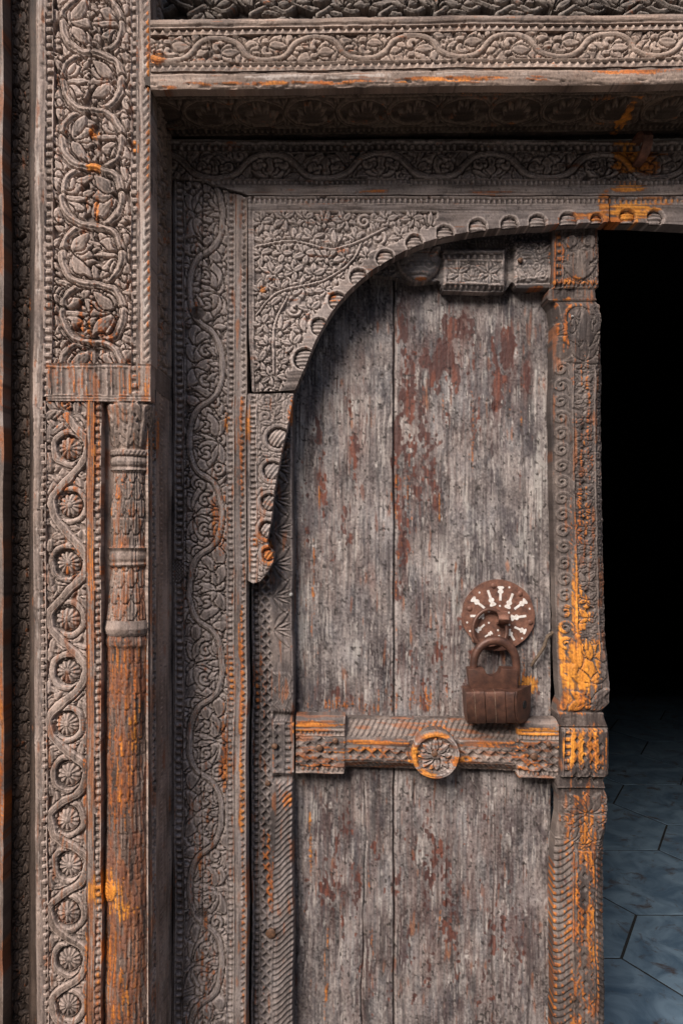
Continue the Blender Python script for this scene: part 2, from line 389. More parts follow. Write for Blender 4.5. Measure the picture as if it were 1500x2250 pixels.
def noise_material(name, c0, c1, scale, rough=.8, metal=0.0, bump=.3, dist=.001, c2=None, detail=6.0):
    m, n, b = new_mat(name); tc = N(n, 'ShaderNodeTexCoord')
    nz = N(n, 'ShaderNodeTexNoise', Scale=scale, Detail=detail, Roughness=.62); n.links.new(tc.outputs['Object'], nz.inputs['Vector'])
    cr = N(n, 'ShaderNodeValToRGB'); cr.color_ramp.elements[0].position = .32; cr.color_ramp.elements[1].position = .68
    cr.color_ramp.elements[0].color = (*c0, 1); cr.color_ramp.elements[1].color = (*c1, 1)
    if c2: e = cr.color_ramp.elements.new(.5); e.color = (*c2, 1)
    n.links.new(nz.outputs[0], cr.inputs[0]); n.links.new(cr.outputs[0], b.inputs['Base Color'])
    n2 = N(n, 'ShaderNodeTexNoise', Scale=scale * 5, Detail=3.0); n.links.new(tc.outputs['Object'], n2.inputs['Vector'])
    bp = N(n, 'ShaderNodeBump', Strength=bump, Distance=dist); n.links.new(n2.outputs[0], bp.inputs['Height']); n.links.new(bp.outputs[0], b.inputs['Normal'])
    b.inputs['Roughness'].default_value = rough; b.inputs['Metallic'].default_value = metal
    return m
IRON = noise_material('rusty_iron', (.085, .040, .029), (.25, .115, .075), 90, .62, .25, .6, .0010, (.160, .072, .048))
IRON_DARK = noise_material('worn_brown_iron', (.050, .025, .019), (.145, .066, .043), 60, .50, .35, .5, .0009, (.096, .044, .030))
WORN = noise_material('rubbed_iron', (.14, .075, .05), (.42, .30, .22), 150, .4, .5, .2, .0004)
INLAY = noise_material('pale_inlay', (.50, .43, .38), (.78, .74, .70), 160, .55, 0, .2, .0004)
NAIL = noise_material('nail_iron', (.06, .035, .025), (.22, .11, .06), 200, .6, .3, .4, .0006)
STONE = noise_material('stone_plaster', (.16, .14, .12), (.30, .27, .24), 6, .9, 0, .6, .01)
GROUND = noise_material('courtyard_stone', (.10, .092, .084), (.19, .178, .16), 3, .9, 0, .5, .01)
ROOM = noise_material('shade_dark_plaster', (.012, .011, .010), (.03, .027, .025), 4, .95, 0, .3, .01)  # near-black base colour, the unlit room's shade put into the walls
GROUT = noise_material('grout', (.012, .012, .012), (.03, .03, .03), 30, .9, 0, .2, .001)
PEG = noise_material('chalky_peg', (.16, .15, .14), (.42, .40, .38), 220, .8, 0, .3, .0006)
TWIG = noise_material('old_wire', (.05, .034, .022), (.15, .10, .065), 180, .75, 0, .4, .0006)
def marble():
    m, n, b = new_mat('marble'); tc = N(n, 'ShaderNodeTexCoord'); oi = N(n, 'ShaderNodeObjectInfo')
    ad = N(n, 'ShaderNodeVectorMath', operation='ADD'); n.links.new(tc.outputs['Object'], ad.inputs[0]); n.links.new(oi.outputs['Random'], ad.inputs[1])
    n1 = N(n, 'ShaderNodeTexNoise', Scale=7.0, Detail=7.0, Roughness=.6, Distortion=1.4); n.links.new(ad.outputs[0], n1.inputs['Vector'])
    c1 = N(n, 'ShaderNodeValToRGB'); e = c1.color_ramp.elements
    e[0].position = .35; e[0].color = (.075, .125, .185, 1); e[1].position = .62; e[1].color = (.175, .255, .335, 1)  # the sky light's blue cast is put into the stone colour
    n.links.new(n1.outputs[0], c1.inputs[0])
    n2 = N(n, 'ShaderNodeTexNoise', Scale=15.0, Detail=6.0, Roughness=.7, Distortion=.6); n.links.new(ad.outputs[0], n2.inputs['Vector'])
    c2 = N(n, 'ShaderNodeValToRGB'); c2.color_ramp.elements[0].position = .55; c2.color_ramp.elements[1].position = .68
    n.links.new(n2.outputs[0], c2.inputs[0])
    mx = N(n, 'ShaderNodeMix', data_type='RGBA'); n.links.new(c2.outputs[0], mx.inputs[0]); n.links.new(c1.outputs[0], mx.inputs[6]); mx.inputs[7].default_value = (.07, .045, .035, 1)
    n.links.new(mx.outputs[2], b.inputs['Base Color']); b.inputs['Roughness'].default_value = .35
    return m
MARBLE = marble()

# ------------------------------------------------------------------ the stains and bare patches
WARM += [(760, 1550, 90, 22, .55, .1), (930, 1535, 90, 34, .55, .05), (1110, 1555, 60, 22, .5, .1), (890, 1100, 30, 160, .42, 0), (200, 720, 90, 100, .30, 0), (150, 835, 60, 50, .48, 0), (265, 835, 50, 50, .46, 0), (150, 930, 40, 60, .42, 0), (1288, 2150, 34, 420, .50, .1), (1290, 1850, 50, 120, .55, .2), (1280, 1100, 24, 300, .34, 0), (275, 1250, 60, 60, .4, 0),
  (1275, 1345, 30, 60, .8, .9), (1240, 1420, 22, 60, .95, 1), (1272, 1470, 48, 62, 1.35, 1), (1300, 1430, 26, 40, .8, 1), (1262, 1540, 44, 40, .85, .5),
  (1240, 1400, 12, 24, .8, 1), (1265, 1640, 34, 46, .9, .9), (1305, 1640, 24, 56, .75, .5), (1268, 1330, 9, 120, .75, .8), (1285, 1090, 16, 210, .40, .3),
  (1292, 1850, 34, 130, .6, .4), (1270, 2000, 30, 190, .66, .35), (1300, 2080, 24, 190, .66, .4), (1278, 2280, 30, 240, .62, .4), (1240, 2180, 14, 200, .34, .2), (1222, 2080, 9, 330, .7, .2),
  (1285, 900, 16, 120, .32, .1), (1260, 660, 50, 16, .5, .2), (1262, 618, 45, 12, .75, .3), (1225, 560, 20, 70, .45, .1), (1240, 720, 18, 60, .5, .1),
  (1390, 268, 14, 34, 1.2, .8), (1375, 345, 28, 34, 1.25, 1), (1420, 360, 30, 28, .7, .6), (1385, 412, 38, 14, 1.1, .9), (1328, 445, 16, 26, 1.1, .5), (1385, 462, 52, 22, 1.2, .9), (1300, 475, 50, 12, .8, .2), (1340, 482, 40, 8, .9, .2),
  (1420, 440, 70, 10, .6, .6),
  (205, 1000, 11, 130, .8, .3), (200, 1250, 12, 130, .85, .3), (195, 1420, 10, 150, .55, .1), (232, 960, 8, 110, .5, .2), (334, 960, 9, 60, .55, .2),
  (275, 1480, 46, 130, .60, .1), (262, 1700, 34, 150, .62, .2), (295, 1600, 14, 70, .8, .9), (235, 1955, 40, 42, 1.2, .9), (262, 2000, 36, 26, .9, 1), (240, 2120, 36, 130, .66, .35), (200, 1960, 13, 26, 1.0, .9), (270, 2250, 50, 150, .55, .3),
  (190, 2150, 7, 230, .6, .1), (188, 1700, 7, 150, .4, .1), (265, 1330, 40, 60, .45, .0), (270, 1090, 44, 60, .40, 0), (196, 880, 10, 80, .7, .3), (195, 740, 12, 60, .6, .2), (240, 735, 22, 20, .45, .0), (150, 1080, 34, 40, .42, 0), (160, 1240, 24, 40, .5, .1),
  (205, 290, 12, 14, .85, .5), (205, 365, 16, 10, .9, .5), (296, 322, 10, 14, .85, .3), (210, 460, 8, 34, .6, .3), (326, 120, 5, 140, .7, .2), (326, 330, 5, 60, .7, .2), (326, 620, 5, 100, .6, .2), (322, 840, 9, 40, .9, .5),
  (345, 125, 18, 14, .9, .3), (600, 184, 300, 6, .75, .1), (1000, 182, 200, 7, .95, .3), (1420, 168, 120, 7, .85, .2), (370, 192, 30, 5, .8, .1),
  (1080, 423, 60, 5, .9, .2), (820, 421, 40, 4, .8, .1), (530, 1500, 8, 200, .75, .2), (532, 1750, 8, 160, .85, .4), (536, 2060, 7, 240, .7, .2), (508, 1500, 18, 120, .55, .3), (500, 1660, 20, 80, .6, .2), (530, 1000, 7, 160, .5, .1), (528, 470, 7, 30, .6, .3), (500, 930, 12, 24, .7, .6),
  (547, 930, 8, 40, .9, .5), (590, 1215, 16, 30, 1.0, .3), (548, 1230, 7, 30, .8, .2), (640, 905, 9, 30, .8, .1), (565, 1190, 16, 20, .6, .1), (575, 635, 8, 10, .7, .3), (733, 650, 10, 10, .8, .1), (760, 655, 20, 8, .6, .1),
  (560, 1500, 22, 60, .4, 0), (590, 1880, 14, 60, .55, .0), (632, 1755, 10, 20, .8, .4), (595, 1930, 10, 80, .6, 0),
  (690, 1592, 50, 8, 1.15, .3), (690, 1606, 60, 6, .9, .3), (830, 1632, 90, 7, .9, .2), (910, 1655, 18, 22, 1.1, .9), (955, 1605, 40, 16, 1.1, .5), (1010, 1665, 40, 10, .9, .5), (940, 1690, 24, 20, .9, .6), (1180, 1600, 50, 10, 1.2, .9), (1075, 1634, 80, 7, .8, .2), (1160, 1660, 60, 50, .45, .2), (780, 1655, 130, 26, .45, .2), (690, 1680, 60, 40, .4, .1),
  (1162, 1505, 26, 26, 1.1, .9), (1150, 1480, 26, 40, .6, .2), (1145, 880, 6, 150, .62, .6), (1120, 900, 5, 60, .6, .5), (968, 1110, 7, 60, .6, .3), (1035, 950, 7, 120, .55, .2), (972, 890, 8, 90, .5, .1),
  (703, 1090, 10, 60, .55, .1), (690, 1300, 16, 150, .42, .0), (683, 1850, 5, 110, .8, .6), (665, 2000, 8, 60, .6, .6), (715, 2150, 10, 170, .5, .4), (640, 1700, 10, 40, .3, 0), (965, 2020, 5, 60, .6, .3), (920, 560, 45, 14, .5, .1), (925, 612, 20, 6, .9, .1), (1180, 628, 28, 4, .9, .1), (815, 2010, 8, 170, .4, .2),
  (2, 880, 8, 150, .6, .0), (2, 1700, 8, 300, .8, .1), (400, 1330, 16, 50, .4, 0), (480, 1150, 30, 90, .35, 0), (455, 2000, 30, 300, .25, 0), (65, 640, 4, 60, .5, 0)]
WARM = [(a, b, c, e, st * (.86 if a < 1150 and b > 500 else .88 if b > 1740 else 1), h) for a, b, c, e, st, h in WARM]
RED += [(890, 720, 22, 60, .80), (895, 860, 26, 150, .86), (880, 1020, 20, 160, .84), (885, 1180, 20, 140, .66), (940, 790, 30, 60, .62), (1010, 720, 44, 60, .96), (985, 800, 66, 80, .90), (1110, 770, 36, 70, .95), (1100, 860, 30, 80, .86), (1155, 830, 18, 60, .86), (1030, 690, 14, 40, .8),
  (790, 790, 30, 30, .55), (770, 900, 44, 70, .7), (705, 1060, 18, 110, .88), (780, 960, 30, 80, .82), (700, 960, 14, 60, .6), (930, 980, 50, 120, .6), (950, 1060, 70, 90, .68), (880, 1290, 22, 40, .8), (815, 1270, 16, 40, .7), (1040, 860, 120, 160, .42), (800, 1540, 90, 40, .58), (950, 1520, 100, 60, .62), (1000, 1400, 130, 120, .42), (740, 1150, 90, 180, .36),
  (1090, 1540, 80, 40, .5), (900, 1470, 40, 80, .5), (760, 1900, 100, 220, .5), (1000, 2000, 180, 300, .48), (1140, 2060, 40, 100, .6), (800, 2160, 60, 120, .45), (890, 1830, 20, 90, .5), (760, 2500, 400, 200, .4)]
DARKS += [(1088, 902, 9, 12, .9), (1113, 1864, 7, 10, .9), (742, 1950, 9, 7, .8), (677, 1951, 6, 6, .95), (690, 1197, 8, 6, .6), (840, 824, 4, 5, .95), (1030, 1280, 6, 7, .5), (970, 1880, 8, 6, .6), (703, 1205, 5, 5, .8),
  (204, 330, 14, 420, .62), (204, 840, 14, 140, .85), (200, 1000, 7, 140, .95), (1150, 500, 60, 10, .2), (434, 685, 16, 16, .95), (228, 1965, 16, 18, .9), (440, 2010, 14, 12, .7), (385, 1240, 12, 30, .8), (400, 1270, 26, 20, .6), (405, 2200, 16, 16, .7), (575, 418, 20, 8, .85), (1050, 1500, 26, 60, .45), (885, 1270, 14, 50, .5), (608, 2055, 12, 12, .9),
  (865, 2060, 20, 120, .35), (805, 2100, 10, 140, .4), (250, 735, 12, 14, .8), (1090, 1240, 22, 90, .2), (1200, 760, 6, 200, .3), (1298, 445, 50, 10, .5), (1340, 470, 60, 12, .35), (1110, 900, 14, 14, .55), (800, 1970, 12, 60, .3)]
PALE += [(1113, 1846, 16, 28, .62), (742, 1938, 28, 20, .6), (1085, 886, 26, 26, .5), (1030, 1275, 22, 22, .66), (685, 1195, 20, 16, .6), (1150, 690, 60, 40, .5), (960, 690, 60, 34, .45), (1180, 900, 30, 120, .55), (1080, 1480, 60, 60, .3),
  (665, 1000, 14, 130, .85), (668, 1350, 14, 160, .7), (800, 885, 44, 30, .8), (755, 890, 20, 20, .6), (690, 940, 22, 22, .75), (970, 1240, 30, 90, .55), (1000, 1330, 14, 120, .75), (1130, 850, 16, 50, .7), (1180, 1050, 24, 200, .62), (1150, 1180, 40, 120, .6), (1050, 1200, 50, 150, .5), (780, 1430, 16, 120, .55), (1020, 1090, 30, 60, .5), (940, 830, 30, 60, .45),
  (1160, 1440, 40, 90, .5), (930, 1880, 30, 60, .5), (690, 1780, 40, 60, .5), (960, 1960, 24, 40, .55), (1060, 800, 40, 90, .4), (1170, 730, 40, 60, .4), (820, 1990, 40, 100, .35), (715, 2020, 20, 30, .55), (316, 600, 8, 230, .8), (316, 200, 8, 300, .5), (85, 500, 8, 600, .6), (85, 1500, 9, 600, .45), (700, 172, 500, 7, .6)]

# ------------------------------------------------------------------ the setting
def boxes(name, lst, mat, kind=True):
    v = []; q = []
    for (x0, x1, y0, y1, z0, z1) in lst:
        k = len(v); v += [(x0, y0, z0), (x1, y0, z0), (x1, y1, z0), (x0, y1, z0), (x0, y0, z1), (x1, y0, z1), (x1, y1, z1), (x0, y1, z1)]
        q += [(k, k + 3, k + 2, k + 1), (k + 4, k + 5, k + 6, k + 7), (k, k + 1, k + 5, k + 4), (k + 1, k + 2, k + 6, k + 5), (k + 2, k + 3, k + 7, k + 6), (k + 3, k, k + 4, k + 7)]
    o = link(name, raw_mesh(name, v, q, False), None, mat)
    if kind: o['kind'] = 'structure'
    return o
boxes('ground', [(-60, 60, -60, 1.36, -.30, -.08)], GROUND)
boxes('unseen_sky_blocker', [(-12, 12, -5.4, -4.8, -.3, 4.4)], STONE)  # unseen wall added behind the camera to block low sky and dim the floor
boxes('threshold', [(-.30, 1.45, 1.37, 1.60, -.20, -.03)], STONE)
LX, RX = (540 - CXP) / F * D_IN, (2136 - CXP) / F * D_IN
boxes('facade_wall', [(-14, -.66, 1.40, 1.90, -.3, 6), (1.70, 14, 1.36, 1.90, -.3, 6), (-.66, 1.70, 1.46, 1.90, 2.42, 6), (-.66, LX - .004, 1.56, 1.90, -.3, 2.42), (RX + .004, 1.70, 1.56, 1.90, -.3, 2.42), (LX - .004, RX + .004, 1.56, 1.90, 2.13, 2.42)], STONE)
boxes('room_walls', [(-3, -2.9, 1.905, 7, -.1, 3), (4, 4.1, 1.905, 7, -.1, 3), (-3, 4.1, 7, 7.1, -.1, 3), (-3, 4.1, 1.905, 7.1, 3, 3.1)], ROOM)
fl = boxes('floor', [(-2.9, 4.0, 1.605, 7.0, -.12, -.0018)], GROUT)
def hex_mesh(s):
    v = []; q = []
    for (r, z) in ((s - .0050, -.012), (s - .0050, -.0008), (s - .0058, 0)):
        for k in range(6): v.append((r * math.cos(k * math.pi / 3), r * math.sin(k * math.pi / 3), z))
    for L in (0, 6):
        for k in range(6): q.append((L + k, L + (k + 1) % 6, L + 6 + (k + 1) % 6, L + 6 + k))
    q += [(12, 13, 14, 15), (12, 15, 16, 17)]
    return raw_mesh('floor_tile', v, q, False)
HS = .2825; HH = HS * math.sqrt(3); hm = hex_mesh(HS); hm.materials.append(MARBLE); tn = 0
for i in range(-5, 7):
    for j in range(-3, 8):
        x = 1.1185 + (i - 0) * 1.5 * HS; y = 2.706 + j * HH + (HH / 2 if i % 2 else 0)
        if y - HH / 2 < 1.37 or x < -.9 or x > 3.6: continue
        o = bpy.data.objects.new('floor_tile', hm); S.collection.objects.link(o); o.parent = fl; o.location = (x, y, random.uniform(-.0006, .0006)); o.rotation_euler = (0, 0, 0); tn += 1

# ------------------------------------------------------------------ dark carved upright at the far left
trim = thing('carved_trim', 'dark brown narrow upright carved with small leaves at the left edge', 'door trim', P(42, PB, D_TRIM))
DK = dict(dark=(.020, .014, .011), mid=(.052, .038, .030), pale=(.13, .10, .08), wear=.55, rust=.04, speck=.2)
r = Relief(24, 64, PT, PB, h0=-7, seed=41)
fill(r, 22, 66, PT, PB, 15, 28, 6.5, 6.2, -7, 21)
for k in range(int((PB - PT) / 112) + 1):
    y = PT + 40 + k * 112
    r.stroke(vine(44, 13, y - 56, y + 56, 112, 0, .9), 4.5, 7, base=-7)
    for sx, dy in ((-1, 28), (1, -28)):
        r.palmette(44 + sx * 9, y + dy, -math.pi / 2, 25, 3, 7, 1.5, .26, moat=-7, base=-7); r.palmette(44 + sx * 9, y + dy + 4, math.pi / 2, 25, 3, 7, 1.5, .26, moat=-7, base=-7)
    r.rosette(44, y + 0, 13, 7, 7, base=-7)
r.age(amp=.6); emit(r, 'carved_band', trim, planar(D_TRIM), DK, 30)
r = Relief(9, 24, PT, PB, 3, seed=42, wob=1); r.groove('v', 19, 2.5, 4); r.age(amp=.6); emit(r, 'edge_moulding', trim, planar(D_TRIM - .004), DK, 30)
r = Relief(64, 84, PT, PB, 3, seed=43, wob=1); r.groove('v', 68, 2, 3); r.age(amp=.6); emit(r, 'edge_moulding', trim, planar(D_TRIM - .002), DK, 30)
eb = thing('edge_board', 'plain brown weathered board cut off by the left picture edge', 'board', P(-40, PB, 1.29))
r = Relief(-160, 7, PT, PB, 4, seed=44, wob=2); r.age(amp=1.2, big=3); emit(r, 'plank', eb, planar(1.29), dict(rust=.30, bias=.05), 40)

# ------------------------------------------------------------------ outer jamb: scroll panel above, rosette panel and half column below
jamb = thing('carved_jamb', 'wide grey carved door jamb with leaf scrolls above a half round brown column', 'door jamb', P(200, PB, D_OUT))
JS = dict(mid=(.176, .140, .118), pale=(.43, .355, .305), dark=(.048, .036, .029), rust=.09, dust=.25, wear=.8)
def jdrift(U, V): return U + np.interp(V, [-300, 0, 900, 1600, 2250, 2600], [6, 4, -5, -2, 4, 6]) * np.clip((230 - U) / 150, 0, 1), V
pj = planar(D_OUT)
DP = 13.0
r = Relief(115, 287, PT, 797, h0=-DP, seed=1, wob=4.5)
r.H += 1.2 * (fbm(r.U / 18, r.V / 18, 3, 3) - .5)
fill(r, 112, 290, PT, 800, 21, 40, 9.5, DP * .9, -DP, 3)
r.stroke(vine(200, 66, 175 - 63.75 - 510, 850, 255, math.pi, 1.3), 9, DP - .5, grooves=((.45, 1.4),), gd=3.2, base=-DP, moat=-DP)
ys = [175 + 127.5 * k for k in range(-4, 6)]
for k, y in enumerate(ys):
    sg = 1 if k % 2 == 0 else -1                    # lobe side: +1 right
    xn = 200 - sg * 60
    br = [(200 - sg * 20, y - 74), (200 - sg * 44, y - 52), (200 - sg * 62, y - 24), (xn, y)]
    for f in (1, -1):
        pts = smooth_curve([(a, y + f * (b - y)) for a, b in br]); r.stroke(pts, 8, DP - 1.5, grooves=((0, 1.4),), gd=2.2, base=-DP, moat=-DP)
        r.palmette(200 - sg * 70, y + f * 58, f * -math.pi / 2 * 1.0 + (0 if sg > 0 else 0), 40, 3, DP - .5, 1.7, .25, base=-DP, moat=-DP)
    r.leaf(xn - sg * 6, y, 0 if sg > 0 else math.pi, 66, 7, DP - 1, base=-DP, moat=-DP)
    r.palmette(xn + 2 * sg, y - 12, -1.35 if sg > 0 else -math.pi + 1.35, 50, 3, DP - .5, 1.9, .27, base=-DP, moat=-DP)
    r.palmette(xn + 2 * sg, y + 12, 1.35 if sg > 0 else math.pi - 1.35, 50, 3, DP - .5, 1.9, .27, base=-DP, moat=-DP)
    for f in (1, -1):
        r.palmette(200 + sg * 44, y + f * 6, math.pi / 2 * f + sg * f * .75, 56, 5 if k % 3 else 3, DP + .5, 2.2, .25, base=-DP, moat=-DP, lines=1)
NP = 22; va = vine(200, 66, 175 - 63.75 - 510, 850, 255, 0, 1.4); vb = vine(200, 66, 175 - 63.75 - 510, 850, 255, math.pi, 1.4); hf_ = int(len(va) / ((850 - (175 - 63.75 - 510)) / 127.5))
for k in range(0, 12):
    a0, a1 = k * hf_, (k + 1) * hf_ + 2; pair = (va, vb) if k % 2 else (vb, va)
    for v_ in pair: r.stroke(v_[max(0, a0 - hf_ // 2):max(0, a1 - hf_ // 2)], 8.8 if v_ is va else 7.6, DP, grooves=((.5, 1.4),), gd=3.6, base=-DP, moat=-DP, mw=2.6)
r.groove('v', 118, 2, 3); r.groove('v', 284, 2, 3)
for yy, rr in ((735, 16),): r.disc(250, yy, 14, 22, lambda q, x, y, H: H - 9 * (1 - q))
r.H -= 14 * np.exp(-((r.U - 219.5 - 1.5 * np.sin(r.V / 40)) / 1.1) ** 2) * (r.V > 255) * (r.V < 360)
r.H -= 8 * np.exp(-((r.U - 197 - 2 * np.sin(r.V / 60)) / 1.0) ** 2) * (r.V < 260)
r.age(amp=.9, chip=1.5); emit(r, 'scroll_panel', jamb, pj, JS, 40, umap=jdrift)
for (x0, x1, ph, y1, sd) in ((97, 115, .2, 870, 51), (287, 304, .6, 797, 52)):
    r = Relief(x0, x1, PT, y1, seed=sd, wob=1.5); r.H -= 1; r.beads('v', x0 + 2, x1 - 2, 18.4, 6.5, .66, ph); r.age(amp=.8); emit(r, 'bead_strip', jamb, pj, JS, 40, umap=jdrift)
r = Relief(75, 97, PT, PB, 2.5, seed=53, wob=2.5)
r.H += -6 * (1 - np.sqrt(np.clip(1 - ((r.U - 88) / 13.5) ** 2, 0, 1))); r.groove('v', 94, 1.6, 2); r.age(amp=1.0, big=2, chip=2); emit(r, 'edge_moulding', jamb, pj, JS, 50, umap=jdrift)
r = Relief(304, 330, PT, 797, 2, seed=54, wob=1.5); r.groove('v', 306.5, 1.4, 3)
ph = (r.Y + (r.X - 316) * 1.0) / 19.0; f = ph - np.floor(ph); r.H -= 3.2 * (f < .55) * np.clip((f) * 3, 0, 1) * (r.X > 316) * (r.X < 327); r.H -= 4 * sst(326, 330, r.U)
r.age(amp=1, chip=1.2); emit(r, 'edge_moulding', jamb, pj, dict(JS, bias=.12), 60)
# fluted band
r = Relief(101, 330, 797, 880, 2, seed=55, wob=1.6)
ph = (r.X - 104) / 27; f = np.abs(ph - np.floor(ph) - .5) * 2; fl_ = (r.Y > 806) & (r.Y < 866) & (r.X < 282)
r.H -= np.where(fl_, 3 * np.clip(1.6 - f * 2.4, 0, 1), 0) + np.where(fl_, 2 * (f > .75), 0)
for yy in (801, 870, 876): r.groove('u', yy, 1.5, 2.5)
r.beads('v', 287, 302, 18.4, 6, .66, .6) if False else None
m = (r.X > 286) & (r.X < 303); r2 = r.H.copy(); r.beads('v', 287, 302, 18.4, 6, .66, .6); r.H = np.where(m & (r.Y < 864), r.H, r2)
r.age(amp=1.3, chip=1.5); emit(r, 'fluted_band', jamb, pj, dict(JS, rust=.27), 40)
# rosette panel
r = Relief(104, 190, 880, PB, h0=-8, seed=2, wob=3.2)
RY = [985, 1110, 1237, 1360, 1477, 1593, 1703, 1803, 1903, 2007, 2110, 2213, 2316, 2420, 2524]
RXs = [152, 154, 150, 148, 148, 145, 150, 147, 152, 146, 150, 148, 148, 148, 148]
pts = [(148, 915)]
for k, (x, y) in enumerate(zip(RXs, RY)):
    sg = 1 if k % 2 == 0 else -1; pts += [(x + sg * 34, y - 22), (x + sg * 37, y + 8), (x + sg * 22, y + 40)]
cv = smooth_curve(pts, 8); fill(r, 104, 190, 880, PB, 19, 34, 8, 7, -8, 12)
for k, (x, y) in enumerate(zip(RXs, RY)):
    sg = 1 if k % 2 == 0 else -1
    r.leaf(x - sg * 40, y - 52, math.pi / 2, 36, 7, 7, base=-8); r.leaf(x - sg * 40, y + 52, -math.pi / 2, 36, 7, 7, base=-8)
    a = np.linspace(-2.3, 2.3, 22) + (math.pi if sg > 0 else 0); R0 = 35
    r.stroke(np.stack([x + R0 * np.cos(a), y + R0 * 1.08 * np.sin(a)], 1), 6.5, 8, grooves=((.35, 1.1),), gd=1.6, base=-8, moat=-8)
r.stroke(cv, 9, 9, grooves=((.4, 1.2), (0, .8)), gd=2.0, base=-8, moat=-8)
for x, y in zip(RXs, RY): r.disc(x, y, 27.5, 28.5, lambda q, X, Y, H: -9.5 + 0 * q)
r.age(amp=1.1, chip=1.2); emit(r, 'scroll_panel', jamb, pj, dict(JS, rust=.17), 40, umap=jdrift)
for k, (x, y) in enumerate(zip(RXs, RY)):
    q = Relief(x - 27, x + 27, y - 28, y + 28, 1.8, h0=-9, seed=60 + k, wob=1.2); q.rosette(x, y, 25, 11 + k % 3, 7.5, .3, base=-9, rot=k * .37); q.age(amp=.8)
    emit(q, 'rosette', jamb, pj, dict(JS, rust=.24), 6, mask=lambda U, V, x=x, y=y: ((U - x) ** 2 + ((V - y) / 1.03) ** 2) < 26.5 ** 2, umap=jdrift)
for (x0, x1, y0, p, ph, dp, sd, wrm) in ((86.5, 104, 880, 16.8, .1, 6.5, 56, .10), (206, 222, 880, 16.0, .5, 6, 57, .26)):
    r = Relief(x0, x1, y0, PB, seed=sd, wob=1.6); r.beads('v', x0 + 2, x1 - 2, p, dp, .70, ph); r.age(amp=.9); emit(r, 'bead_strip', jamb, pj, dict(JS, rust=wrm), 30, umap=jdrift)
r = Relief(190, 206, 880, PB, 2, seed=58, wob=1.5); r.groove('v', 192, 1.4, 3); r.groove('v', 203, 1.4, 3); r.groove('v', 198, 1.2, 2); r.age(amp=1.6); emit(r, 'edge_moulding', jamb, pj, dict(JS, rust=.42, rustc=(.26, .095, .03)), 40, umap=jdrift)
# half round column: grid coordinates are arc length and height
CR = 50.0
def rad(V): return 1.04 * np.interp(V, [878, 884, 960, 985, 988, 998, 1001, 1006, 1013, 1020, 1025, 1030, 1034, 1038, 1120, 1200, 1205, 1212, 1222, 1230, 1238, 1242, 1248, 1300, 1345, 1365, 1372, 1384, 1394, 1400, 1410, 1420, 1430, 1700, 2600],
   [54, 53, 44, 40, 47, 47, 41, 45, 47, 45, 40, 46, 46, 42, 46, 44, 49, 44, 47.5, 47.5, 44, 49, 43, 46, 49, 51, 53, 56, 53, 49, 52, 52, 48, 51, 53])
ccx = lambda V: np.interp(V, [880, 1100, 1400, 1600, 2250], [279, 277, 271, 272, 273])
def colmap(U, V, H):
    rr = rad(V) + H; th = U / CR
    return pj(ccx(V) + rr * np.sin(th), V, rr * np.cos(th) - 48)
col_c = lambda U, V: (ccx(V) + rad(V) * np.sin(U / CR), V)
def colpart(name, y0, y1, fn, sd, sty, parent=jamb, step=2):
    r = Relief(-68, 68, y0, y1, step, seed=sd, wob=1.5); fn(r); r.age(amp=1.1, chip=1.2)
    return emit(r, name, parent, colmap, dict(JS, **sty), 4, cmap=col_c)
def scales(pw, phh, dep, flip=False, fl=6):
    def fn(r):
        row = np.floor(r.Y / phh); fy = r.Y / phh - row
        best = np.zeros(r.H.shape)
        for dk in (0, 1):
            rw = row - dk * (1 if not flip else 1); off = (rw % 2) * .5
            c = np.floor(r.X / pw + off) ; fx = (r.X / pw + off - c - .5) * 2
            yy = fy + dk; lim = 1 + .75 * np.sqrt(np.clip(1 - fx ** 2, 0, 1))
            h = np.where(yy < lim, dep * (.2 + .8 * yy / 1.75), 0); best = np.where((yy < lim) & (best == 0), h + (.0 if dk else 0.0), best) if dk == 1 else np.where(yy < 0, 0, best)
        # tongue shape: older row overlaps the next one down
        rw = row - 1; off = (rw % 2) * .5; c = np.floor(r.X / pw + off); fx = (r.X / pw + off - c - .5) * 2; lim = .15 + .8 * np.sqrt(np.clip(1 - fx ** 2, 0, 1))
        up = fy < lim; off2 = (row % 2) * .5; fx2 = (r.X / pw + off2 - np.floor(r.X / pw + off2) - .5) * 2
        F_ = np.where(up, fx, fx2); hh = np.where(up, dep * (.55 + .45 * fy), dep * (.0 + .5 * np.clip(fy, 0, 1)))
        hh -= dep * .45 * (np.abs(np.cos(F_ * math.pi * fl / 4)) > .82); hh -= .9 * dep * np.exp(-((fy - lim) / .06) ** 2)
        r.H += hh - dep
    return fn
def capital(r):
    for k in range(-2, 3):
        x = k * 31
        for j in range(5):
            for f in (1, -1): r.leaf(x, 980 - j * 18, -math.pi / 2 + f * .62, 36, 5.5, 4.5, base=0)
        r.leaf(x, 984, -math.pi / 2, 104, 5, 6.5, base=0)
    r.groove('u', 884, 2, 3)
def rope(r):
    f = (r.X / 9.5 + r.Y / 14); f = np.abs(f - np.floor(f) - .5) * 2; r.H += 3.5 * np.sqrt(np.clip(1 - f ** 2, 0, 1)) - 3
def torus(r):
    r.groove('v', 18, 1.2, 2.5); r.groove('v', 25, 1.2, 2.5)
def shaft(r):
    scales(15, 34, 1.7, fl=5)(r); r.H += 3.2 * (vn(r.U / 4, r.V / 60, 7) - .5) + 2.6 * (fbm(r.U / 8, r.V / 40, 5, 3) - .5)
    r.disc(-40, 1963, 20, 24, lambda q, x, y, H: 4 * (1 - q * q) + .9 * np.sin(q * 22))
RU = dict(rust=.30, rustc=(.23, .085, .035))
colpart('capital', 880, 986, capital, 71, dict(rust=.2))
colpart('rope_ring', 986, 1001, rope, 72, dict(rust=.1))
